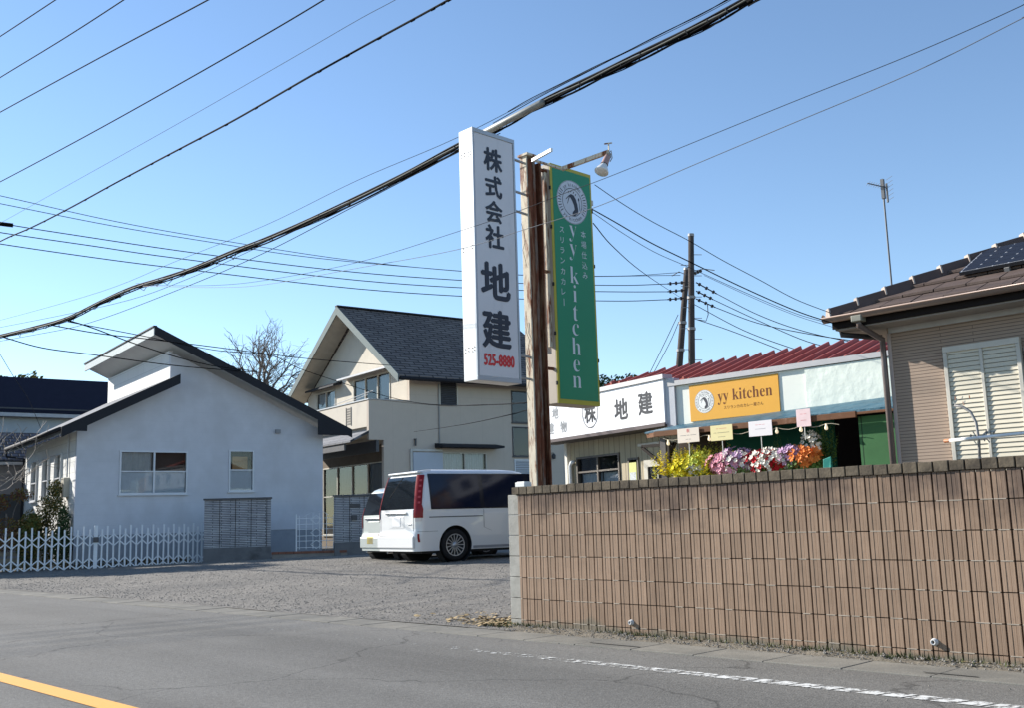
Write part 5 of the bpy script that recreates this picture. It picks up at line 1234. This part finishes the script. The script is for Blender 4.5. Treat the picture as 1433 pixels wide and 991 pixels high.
pB, footB, TB = upole('shorter leaning utility pole propped beside the tall one behind the red roof', pix(961, 376, 32), pix(950, 520, 31.4), .14, .085, 0)
def insul(o, base, px, py, px2, py2, d=31):
    a = pix(px, py, d)-base; c = pix(px2, py2, d)-base
    n = 3
    b = MB(); dr = (c-a); b.tube([a, c], .02, 6)
    for k in range(n): q = a+dr*(k+.5)/n; b.tube([q-dr.normalized()*.03, q+dr.normalized()*.03], .055, 8)
    b.build('insulator', mat('dark_insulator', (.03, .025, .025), .35), o)
for (x0, y0, x1, y1) in ((958, 395, 934, 397), (958, 406, 934, 408), (957, 417, 934, 419)): insul(pB, footB, x0, y0, x1, y1, 31.6)
for (x0, y0, x1, y1) in ((974, 395, 1003, 411), (974, 407, 998, 419), (974, 418, 1001, 430), (971, 383, 982, 378)): insul(pA, footA, x0, y0, x1, y1)
b = MB(); q = lambda x, y: pix(x, y, 31)-footA
b.tube([q(990, 425), (q(991, 440)), q(988, 449), q(975, 447)], .012, 6); b.build('jumper_wire', mat('dark_wire'), pA)
b = MB(); b.tube([q(966, 380), q(985, 376), q(1000, 378)], .014, 6); b.build('crossarm', mat('galvanised'), pA)
b = MB(); q = lambda x, y: pix(x, y, 31.6)-footB
b.tube([q(940, 386), q(950, 380), q(960, 384)], .014, 6); b.build('crossarm', mat('galvanised'), pB)

# ------------------------------------------------------------------ cables
dkwire = mat('cable_black', (.006, .006, .007), .9, var=.1, spec=.08); gywire = mat('cable_grey', (.035, .038, .045), .8, var=.1, spec=.15)
def catm(pts, n=6):
    pts = [Vector(p) for p in pts]
    if len(pts) < 3: return pts
    P_l = [pts[0]*2-pts[1]]+pts+[pts[-1]*2-pts[-2]]; out = []
    for i in range(1, len(P_l)-2):
        p0, p1, p2, p3 = P_l[i-1:i+3]
        for k in range(n):
            t = k/n; out.append(.5*((2*p1)+(p2-p0)*t+(2*p0-5*p1+4*p2-p3)*t*t+(3*p1-p0-3*p2+p3)*t*t*t))
    out.append(pts[-1]); return out
def cable(label, pts, r, group=None, m_=None, name='overhead_cable', n=6):
    b = MB(); b.tube(catm(pts), r, n); o = b.build(name, m_ or dkwire, None, smooth=True)
    return tag(o, label, 'cable', group)
def CY(pp, y):
    P_ = [pixy(a, c, y) for a, c in pp]
    out_ = lambda q: q[0] < 0 or q[0] > 1433 or q[1] < 0
    def ext(a, c): d_ = (a-c).normalized(); d_.z *= .9; return [a+d_*5, a+d_*14+Vector((0, 0, .25)), a+d_*26+Vector((0, 0, .9))]
    if out_(pp[0]): P_ = ext(P_[0], P_[1])[::-1]+P_
    if out_(pp[-1]): P_ = P_+ext(P_[-1], P_[-2])
    return P_
def CD(pp, d0, d1):
    x0, x1 = pp[0][0], pp[-1][0]
    P_ = [pix(a, c, 1/(1/d0+(1/d1-1/d0)*(a-x0)/(x1-x0))) for a, c in pp]
    if x0 < -50: d_ = (P_[0]-P_[1]).normalized(); P_ = [P_[0]+d_*16, P_[0]+d_*7]+P_
    return P_
gpl = 'power lines crossing the upper left sky'
cable('dark power line nearest the upper left corner of the sky', CY([(-60, 89), (0, 50.5), (75, 1), (110, -22)], 6.0), .011, gpl)
cable('second dark power line from the upper left corner', CY([(-60, 146), (0, 108), (90, 53), (172, 0), (210, -26)], 6.2), .011, gpl)
cable('third dark power line from the upper left corner', CY([(-60, 190), (0, 156.5), (140, 80), (290, 0), (340, -28)], 6.4), .011, gpl)
cable('long dark power line slanting just above the clipped grey cable', CY([(-60, 284), (0, 254), (120, 190), (260, 112), (380, 43), (452, 0), (500, -30)], 6.6), .010, gpl)
cable('faint thin wire slanting between two thicker power lines at upper left', CY([(-60, 345), (0, 312), (100, 256), (250, 172), (400, 86), (500, 28), (552, 0), (600, -28)], 6.8), .0035, None, gywire)
tc_ = thing('overhead_cable', 'dark cable lashed to its support wire with small clips across the upper left sky', 'cable', (0, 0, 0))
cp_ = catm(CY([(-60, 373), (0, 338), (45, 318), (100, 290), (160, 257), (222, 224), (260, 204), (330, 167), (420, 115), (500, 70), (590, 21), (626, 1), (680, -30)], 7.0))
b = MB(); b.tube(cp_, .009, 6); b.build('cable', dkwire, tc_, smooth=True)
b = MB(); b.tube([p+Vector((0, 0, .016)) for p in cp_], .006, 5); b.build('support_wire', gywire, tc_, smooth=True)
for k in range(8, len(cp_)-4, 3):
    b = MB(); p = cp_[k]; d_ = (cp_[k+1]-p).normalized(); b.tube([p-d_*.03, p+d_*.03], .016, 6); b.build('clip', dkwire, tc_)
# the thick bundle
bundle_px = [(1120, -38), (1048, 0), (980, 37), (900, 76), (830, 110), (757, 145), (700, 176), (640, 206), (560, 249), (450, 302), (370, 337), (330, 352), (270, 377), (225, 392), (185, 404), (140, 424), (95, 446), (50, 459), (0, 471), (-70, 487)]
bp_ = catm(CY(bundle_px, 7.62), 5)
cb_ = thing('cable_bundle', 'thick bundle of black and grey telephone cables sagging across the sky behind the signs', 'cable bundle', (0, 0, 0))
def strand(dz, dy, r, m_, amp, ph, i0=0, i1=None):
    pts = []
    for i, p in enumerate(bp_[i0:i1]):
        pts.append(p+Vector((0, dy+amp*math.cos(i*.9+ph), dz+amp*math.sin(i*.9+ph))))
    b = MB(); b.tube(pts, r, 7); return b.build('cable', m_, cb_, smooth=True)
strand(.045, 0, .009, gywire, .001, 0); strand(.018, .01, .015, dkwire, .004, 1); strand(-.010, -.01, .017, dkwire, .005, 2.2); strand(-.034, .005, .011, dkwire, .008, 3.6)
strand(.003, -.024, .010, mat('cable_greybeige', (.13, .13, .115), .7, spec=.2), .004, 4.4); strand(-.022, -.018, .009, dkwire, .006, .4); strand(.03, -.012, .009, dkwire, .005, 5.4)
strand(-.05, -.01, .006, dkwire, .010, 2)
strand(.12, .0, .005, dkwire, .003, 2, 0, 45)
random.seed(5)
for i in range(6, len(bp_)-2, 2):
    p = bp_[i]; d_ = (bp_[i+1]-p).normalized(); q = MB(); u_ = d_.orthogonal().normalized(); w_ = d_.cross(u_)
    rr2 = rnd(.03, .04); q.tube([p+(u_*math.cos(t*1.05)+w_*math.sin(t*1.05))*rr2+d_*t*.018 for t in range(7)], .004, 4); q.build('lashing_ring', gywire, cb_)
for i in range(70, len(bp_)-8, 2):
    p = bp_[i]; q = MB(); l_ = rnd(.15, .5); d_ = (bp_[i+1]-p).normalized()
    q.tube([p+Vector((0, rnd(-.03, .03), -.02)), p+d_*l_*.5+Vector((0, 0, -.05-rnd(0, .07))), p+d_*l_+Vector((0, 0, -.02))], .005, 5); q.build('loose_loop', dkwire, cb_)
s1, s2 = pixy(757, 144, 7.56), pixy(676, 186, 7.56)
b = MB(); d_ = (s2-s1); b.tube([s1-d_*.04, s1-d_*.01, s1, s2, s2+d_*.02], [.028, .034, .038, .038, .028], 14); b.build('splice_closure', mat('grey_sleeve', (.22, .225, .21), .5, var=.3, vs=12, dirt=(.15, .15, .14), dirt_s=14), cb_, smooth=True)
gb = 'thin wires running beside the thick cable bundle'
cable('thin wire fanning out below the thick bundle from the white sign to the left edge', CY([(700, 186), (640, 213), (500, 286), (371, 353), (258, 402), (124, 452), (35, 471), (-60, 488)], 7.3), .005, gb)
cable('thin wire just below the bundle meeting it above the white house', CY([(700, 180), (640, 209), (500, 280), (371, 341), (258, 392), (160, 425), (0, 458), (-60, 468)], 7.4), .004, gb)
cable('faint thin wire above the bundle reaching the left edge', CY([(1110, -60), (1000, 12), (800, 110), (640, 192), (500, 252), (371, 315), (247, 365), (141, 408), (0, 448), (-60, 462)], 7.75), .0035, gb, gywire)
cable('thin wire hanging over the bundle to the right of the splice sleeve', CY([(1130, -60), (1010, 4), (900, 60), (830, 96), (757, 134), (690, 172)], 7.7), .005, gb)
# wires crossing in front of the signs
gf = 'two thin wires crossing in front of the signs'
cable('upper thin wire crossing in front of the round green emblem', CY([(1560, -58), (1433, 6), (1280, 74), (1100, 146), (862, 243), (795, 268), (720, 297), (640, 324), (500, 367), (371, 392), (300, 399), (226, 399), (190, 396)], 6.3), .0028, gf, gywire)
cable('lower pale wire crossing in front of both vertical signs', CY([(1560, -40), (1433, 24), (1280, 100), (1100, 176), (960, 235), (840, 287), (740, 319), (640, 349), (500, 375), (371, 398), (300, 402), (200, 400)], 6.35), .003, gf, mat('cable_pale', (.14, .15, .17), .6, spec=.2))
# lines from the far left to the background pole
gl = 'distribution lines running left from the background pole'
rows = [([(-60, 262), (0, 273.5), (159, 309), (304, 335), (500, 365), (700, 383), (860, 386), (952, 381)], 'topmost'), ([(-60, 273), (0, 284.5), (159, 316), (304, 340), (420, 358), (560, 372), (760, 386), (952, 385)], 'second'),
        ([(-60, 300), (0, 312), (100, 328), (283, 355), (500, 381), (700, 395), (860, 399), (936, 397)], 'third'), ([(-60, 314), (0, 325), (130, 344), (247, 361), (500, 392), (700, 405), (860, 408), (936, 408)], 'fourth'), ([(-60, 330), (0, 341), (130, 360), (247, 375), (500, 404), (700, 417), (860, 421), (936, 419)], 'lowest')]
for pp, nm in rows: cable(nm+' of the five lines running left from the background poles across the sky', CD(pp, 24, 31.6), .013 if nm not in ('topmost', 'second') else .009, gl, gywire if nm in ('topmost', 'second') else dkwire)
b = MB(); p = CD([(-30, 309), (18, 315)], 24, 24.2); b.tube(p, .05, 8); o = b.build('line_insulator', dkwire); tag(o, 'black insulator sleeve on the line at the left edge of the sky', 'insulator')
gr = 'lines running right from the background pole'
for pp, nm in (([(1003, 411), (1060, 440), (1120, 462), (1190, 478), (1260, 488)], 'upper'), ([(998, 419), (1060, 448), (1130, 478), (1190, 491), (1260, 500)], 'middle'), ([(1001, 430), (1060, 452), (1130, 467), (1190, 476), (1260, 482)], 'lower'), ([(970, 425), (1040, 462), (1110, 488), (1180, 510), (1260, 530)], 'fourth'), ([(985, 385), (1050, 415), (1110, 440), (1160, 456), (1260, 486)], 'faint top'), ([(972, 446), (1020, 462), (1080, 485), (1110, 497), (1160, 512)], 'lowest')):
    cable(nm+' line sagging from the tall background pole down behind the brown house roof', CD(pp, 31, 26), .012 if nm != 'faint top' else .007, gr)
cable('thin service wire from the green sign, highest of those reaching the brown house eave', CD([(832, 258), (870, 284), (913, 310), (963, 336), (1011, 364), (1062, 391), (1112, 418), (1163, 438)], 10.6, 10.9), .0038, 'service wires to the brown house')
cable('thick service cable from the green sign crossing the tall pole to the brown house eave', CD([(828, 292), (860, 310), (910, 339), (963, 365), (1037, 401), (1112, 434), (1165, 452)], 10.6, 10.9), .006, 'service wires to the brown house')
cable('faint wire just under the thick service cable from the green sign', CD([(828, 296), (870, 325), (915, 352), (960, 372), (1040, 408), (1112, 438), (1160, 452)], 10.6, 10.9), .003, 'service wires to the brown house', gywire)
cable('wire dropping steeply from the green sign to the leaning background pole', CD([(830, 312), (860, 347), (905, 385), (955, 418)], 10.6, 31.5), .0055)
gs_ = 'stay wires left of the leaning pole'
cable('left of the two stay wires below the leaning pole', CD([(949, 440), (930, 480), (908, 525), (890, 560)], 31.5, 31), .010, gs_, gywire); cable('right of the two stay wires below the leaning pole', CD([(950, 450), (937, 480), (912, 527), (892, 560)], 31.5, 31), .010, gs_, gywire)
# service drops over the white house
gd_ = 'service drops over the white house'
cable('thick double service drop from the bundle down behind the clerestory roof', CD([(95, 448), (130, 459), (189, 481), (252, 501), (303, 513), (360, 520)], 20, 33), .014, gd_)
cable('service drop from the left edge of the bundle across the clerestory', CD([(5, 472), (60, 487), (126, 496), (237, 511), (315, 518), (370, 522)], 21, 33), .013, gd_)
cable('upper service drop passing over the white house to the two-storey house gable', CD([(72, 455), (141, 467), (222, 476), (303, 486), (420, 501), (500, 508), (552, 512)], 20, 37), .012, gd_)
cable('service drop passing the bare tree to the two-storey house', CD([(95, 450), (200, 470), (300, 490), (380, 498), (430, 520), (560, 560), (640, 568), (712, 566)], 20, 36), .010, gd_)
gh = 'lines from the two-storey house to the signs'
cable('thin line from the bracket on the cream house wall up to the sign post', CD([(579, 605), (640, 596), (700, 584), (755, 570)], 36, 11), .006, gh); cable('thin line along the cream house wall towards the sign post', CD([(520, 559), (600, 567), (680, 567), (740, 564)], 36.5, 11), .006, gh)
cable('wire dropping at the left edge beside the distant navy roof', CD([(0, 496), (18, 526), (40, 560), (57, 600)], 24, 30), .007, None, gywire)

# ------------------------------------------------------------------ trees and shrubs
def bare_tree(label, base, h, spread, seed, m_, depth=7, name='bare_tree', rad=.17, lean=0, fit=None):
    rng = random.Random(seed); o = thing(name, label, 'tree', base); tr = MB(); cr = MB()
    def grow(p, d_, l_, r, k):
        pts = [p]; rs = [r]; q = p; dd = d_.copy(); n = 4
        for i in range(n):
            dd = (dd+Vector((rng.gauss(0, .13), rng.gauss(0, .13), rng.gauss(.015, .10)))).normalized(); q = q+dd*l_/n; pts.append(q); rs.append(r*(1-.30*(i+1)/n))
        (tr if k >= depth-1 else cr).tube(pts, [max(r_, .008) for r_ in rs], 6 if k > 3 else 4, cap=False)
        if k == 0: return
        nb = (2 if rng.random() < .30 else 3) if depth < 8 else (3 if k > 1 else 4)
        for j in range(nb):
            a = rng.uniform(0, 2*PI); t = rng.uniform(.35, .8)*spread; u_ = dd.orthogonal().normalized(); w_ = dd.cross(u_)
            nd_ = (dd*math.cos(t)+(u_*math.cos(a)+w_*math.sin(a))*math.sin(t)).normalized()
            grow(pts[-1 if j < 2 else 2], nd_, l_*rng.uniform(.66, .84), rs[-1]*.82, k-1)
    grow(Vector((0, 0, 0)), Vector((lean, 0, 1)).normalized(), h*.42, rad, depth)
    if fit:
        vs_ = list(tr.bm.verts)+list(cr.bm.verts); zt_ = max(v.co.z for v in vs_); up_ = [v.co for v in vs_ if v.co.z > zt_*.45]
        mx_, my_ = sum(c.x for c in up_)/len(up_), sum(c.y for c in up_)/len(up_)
        rm_ = sorted(math.hypot(c.x-mx_, c.y-my_) for c in up_)[int(len(up_)*.97)]
        for v in vs_:
            f_ = v.co.z/zt_; v.co.x = (v.co.x-mx_*f_)*fit[1]/rm_; v.co.y = (v.co.y-my_*f_)*fit[1]/rm_; v.co.z *= fit[0]/zt_
    tr.build('trunk', m_, o); cr.build('crown', m_, o)
    return o
bark = mat('grey_bark', (.15, .13, .115), .9, var=.2)
bt = pix(362, 560, 55)
def crown_tree(label, base, zc, rx, rz, seed, m_):
    rng = random.Random(seed); o = thing('bare_tree', label, 'tree', base); tr = MB(); cr = MB()
    def tgt(c, k):
        while True:
            v = Vector((rng.uniform(-1, 1), rng.uniform(-1, 1), rng.uniform(-.75, 1)))
            if .55 < v.length < 1: break
        return Vector((v.x*rx, v.y*rx, zc+v.z*rz))
    def br(mb, a, c, r0, r1, n=6, wob=.09):
        d_ = c-a; L_ = d_.length; pts = []
        for i in range(n+1):
            t = i/n; q = a+d_*t+Vector((0, 0, L_*.14*math.sin(t*PI)*(-1 if d_.z < L_*.3 else .2)))
            if 0 < i: q = q+Vector((rng.gauss(0, 1), rng.gauss(0, 1), rng.gauss(0, 1)))*wob*L_*.35
            pts.append(q)
        mb.tube(pts, [r0+(r1-r0)*i/n for i in range(n+1)], 6 if r0 > .03 else 4, cap=False); return pts
    top = Vector((0, 0, zc-rz*.55)); br(tr, Vector((0, 0, 0)), top, .26, .17, 6, .02)
    for i in range(15):
        g_ = tgt(0, 0); limb = br(tr if i < 5 else cr, top-Vector((0, 0, rng.uniform(0, 1.2))), g_, .10, .022)
        for j in range(10):
            a = limb[rng.randint(2, 6)]; out = (a-Vector((0, 0, zc-rz*.4))).normalized()
            e = a+(out+Vector((rng.gauss(0, .55), rng.gauss(0, .55), rng.gauss(.15, .5)))).normalized()*rng.uniform(.7, 1.5)
            sub = br(cr, a, e, .024, .011, 4)
            for k in range(7):
                a2 = sub[rng.randint(1, 4)]; e2 = a2+((e-a).normalized()+Vector((rng.gauss(0, .7), rng.gauss(0, .7), rng.gauss(.1, .6)))).normalized()*rng.uniform(.3, .75)
                br(cr, a2, e2, .011, .006, 3, .12)
    tr.build('trunk', m_, o); cr.build('crown', m_, o)
crown_tree('bare leafless tree standing behind the white and cream houses', (bt.x, bt.y, 0), 9.1, 2.7, 2.1, 3, mat('twig_bark', (.17, .15, .135), .9, var=.2))
def leafy(label, base, ells, n, s, cols, name='tree', trunk_h=2, tr_r=.1, sub='tree', quadr=.6):
    o = thing(name, label, sub, base)
    b = MB(); b.tube([(0, 0, 0), (.03, .02, trunk_h*.5), (0, 0, trunk_h)], [tr_r, tr_r*.8, tr_r*.5], 8)
    for e in ells: b.tube([(0, 0, trunk_h*.5), Vector(e[0])*.6+Vector((0, 0, trunk_h*.3)), e[0]], [tr_r*.4, tr_r*.25, tr_r*.1], 5)
    b.build('trunk', bark, o)
    tv = sum(e[1]*e[2] for e in ells)
    for ci, cm in enumerate(cols):
        q = MB()
        for c, rx, rz in ells:
            for i in range(int(n*rx*rz/tv/len(cols))):
                v = Vector((random.gauss(0, 1), random.gauss(0, 1), random.gauss(0, 1))).normalized()*(random.random()**.35)
                v = v*(1+.25*noise.noise(v*2.2+Vector(c)*3))
                p = Vector(c)+Vector((v.x*rx, v.y*rx, v.z*rz))
                a = Vector((random.gauss(0, 1), random.gauss(0, 1), random.gauss(0, 1))).normalized(); d_ = a.orthogonal().normalized(); ss = s*rnd(.6, 1.3)
                q.quad(p-d_*ss, p+a.cross(d_)*ss*quadr, p+d_*ss, p-a.cross(d_)*ss*quadr)
        q.build('crown', cm, o)
    return o
g1 = mat('leaf_dark', (.045, .075, .03), .7, var=.3, vs=9); g2 = mat('leaf_mid', (.085, .12, .04), .7, var=.3, vs=9); g3 = mat('leaf_olive', (.15, .12, .03), .7, var=.3, vs=9)
p = pix(865, 545, 44); leafy('dark conifer-like tree tip showing behind the white shop signboard', (p.x, p.y, 0), [((0, 0, p.z-1), .9, 1.6), ((-.5, -.4, p.z-.2), .5, .9), ((.5, .4, p.z-.3), .45, 1.0)], 2600, .09, (g1, g2), trunk_h=5)
p = pix(884, 545, 46); leafy('smaller tree tip behind the shop, left of the red roof edge', (p.x, p.y, 0), [((0, 0, p.z-1), .6, 1.4), ((.2, .3, p.z-.1), .3, .6)], 1500, .09, (g1, g2), trunk_h=5)
p = pix(40, 532, 62); leafy('round leafy treetop above the navy roof at the far left', (p.x, p.y, 0), [((0, 0, p.z-1), 1.6, 1.3), ((-1, -1, p.z-.7), .9, .9)], 3000, .13, (g2, g3), trunk_h=6)
p = pix(62, 782, 28.9); leafy('clipped dark shrub with a round top ball before the three narrow windows', (p.x, p.y, 0), [((.0, .0, .75), .55, .7), ((-.35, -.4, 1.0), .42, .45), ((.1, .1, 1.75), .38, .42), ((.12, .18, 2.28), .24, .25), ((-.15, -.3, 1.35), .35, .35)], 9000, .032, (g1, g3), 'shrub', 1.6, .05, 'shrub')
p = pix(87, 782, 28.4); leafy('narrow dark conical shrub beside the house corner', (p.x, p.y, 0), [((0, 0, .7), .25, .7), ((0, 0, 1.4), .16, .4)], 3600, .03, (g1, g1), 'shrub', 1.2, .03, 'shrub')
p = pix(38, 790, 28.2); leafy('low leafy shrub with pale flowers behind the folding gate', (p.x, p.y, 0), [((0, 0, .75), .3, .6), ((.1, .1, 1.35), .2, .25)], 2600, .04, (g2, g3), 'shrub', 1.0, .03, 'shrub')
p = pix(5, 800, 28.2); leafy('reddish brown shrub at the left edge behind the folding gate', (p.x, p.y, 0), [((0, 0, 1.0), .7, .5), ((-.3, -.3, 1.9), .5, .3), ((.2, .3, 2.1), .3, .2)], 2600, .035, (mat('leaf_russet', (.13, .06, .035), .8, var=.4, vs=9), g3), 'shrub', 1.6, .05, 'shrub')
p = pix(-12, 790, 28.4); bare_tree('small pale-stemmed leafless tree at the left edge behind the gate', (p.x, p.y, 0), 3.6, .9, 5, mat('pale_bark', (.36, .33, .30), .8, var=.2), 5, rad=.045)
leafy('broad unseen evergreen tree added to shade the ground by the folding gate', (-34.2, 7.5, 0), [((0, 0, 3.8), 1.6, 1.4), ((.5, .1, 5.2), 1.5, 1.3), ((-.9, -.2, 4.9), 1.3, 1.2), ((.1, -.1, 6.5), 1.1, 1.1), ((.2, .0, 2.6), 1.2, .8)], 11000, .10, (g1, g2), trunk_h=3, tr_r=.16)  # stands outside the frame, added to cast shade in front of the gate
b = MB()
for i in range(1800):
    t = random.random(); x = -29.9+t*2.1+rnd(-.2, .35); y = 9.6+t*4.2+rnd(-.2, .2); z = lz(x, y)+rnd(.0, .28)**1.4; a = Vector((random.gauss(0, 1), random.gauss(0, 1), random.gauss(0, 1))).normalized(); d_ = a.orthogonal(); ss = .025
    c = Vector((x, y, z)); b.quad(c-d_*ss, c+a.cross(d_)*ss*.6, c+d_*ss, c-a.cross(d_)*ss*.6)
o = b.build('ground_cover', mat('leaf_brown_green', (.13, .10, .05), .8, var=.4, vs=9)); tag(o, 'brown and green low ground cover behind the folding gate', 'ground cover', kind='stuff')
leafy('dense rounded evergreen shrub tree added out of view to shade the gravel lot', (-31.4, 7.6, 0), [((0, 0, 3.0), 1.15, 1.3), ((.2, .1, 4.3), 1.0, .9), ((-.3, 0, 2.0), 1.0, .7)], 7000, .10, (g1, g2), trunk_h=2, tr_r=.12)  # second out-of-view tree, placed so its shadow falls on the lot
st2 = thing('garden_edging', 'row of low wooden boards behind the left part of the folding gate', 'edging', pix(8, 790, 28.0)-Vector((0, 0, .2)), 80)
for k in range(3):
    b = MB(); b.box(-1.5, .9, 0, .06, .06+k*.17, .17+k*.17); b.build('board', mat('weathered_board', (.28, .24, .18), .8, var=.3), st2)
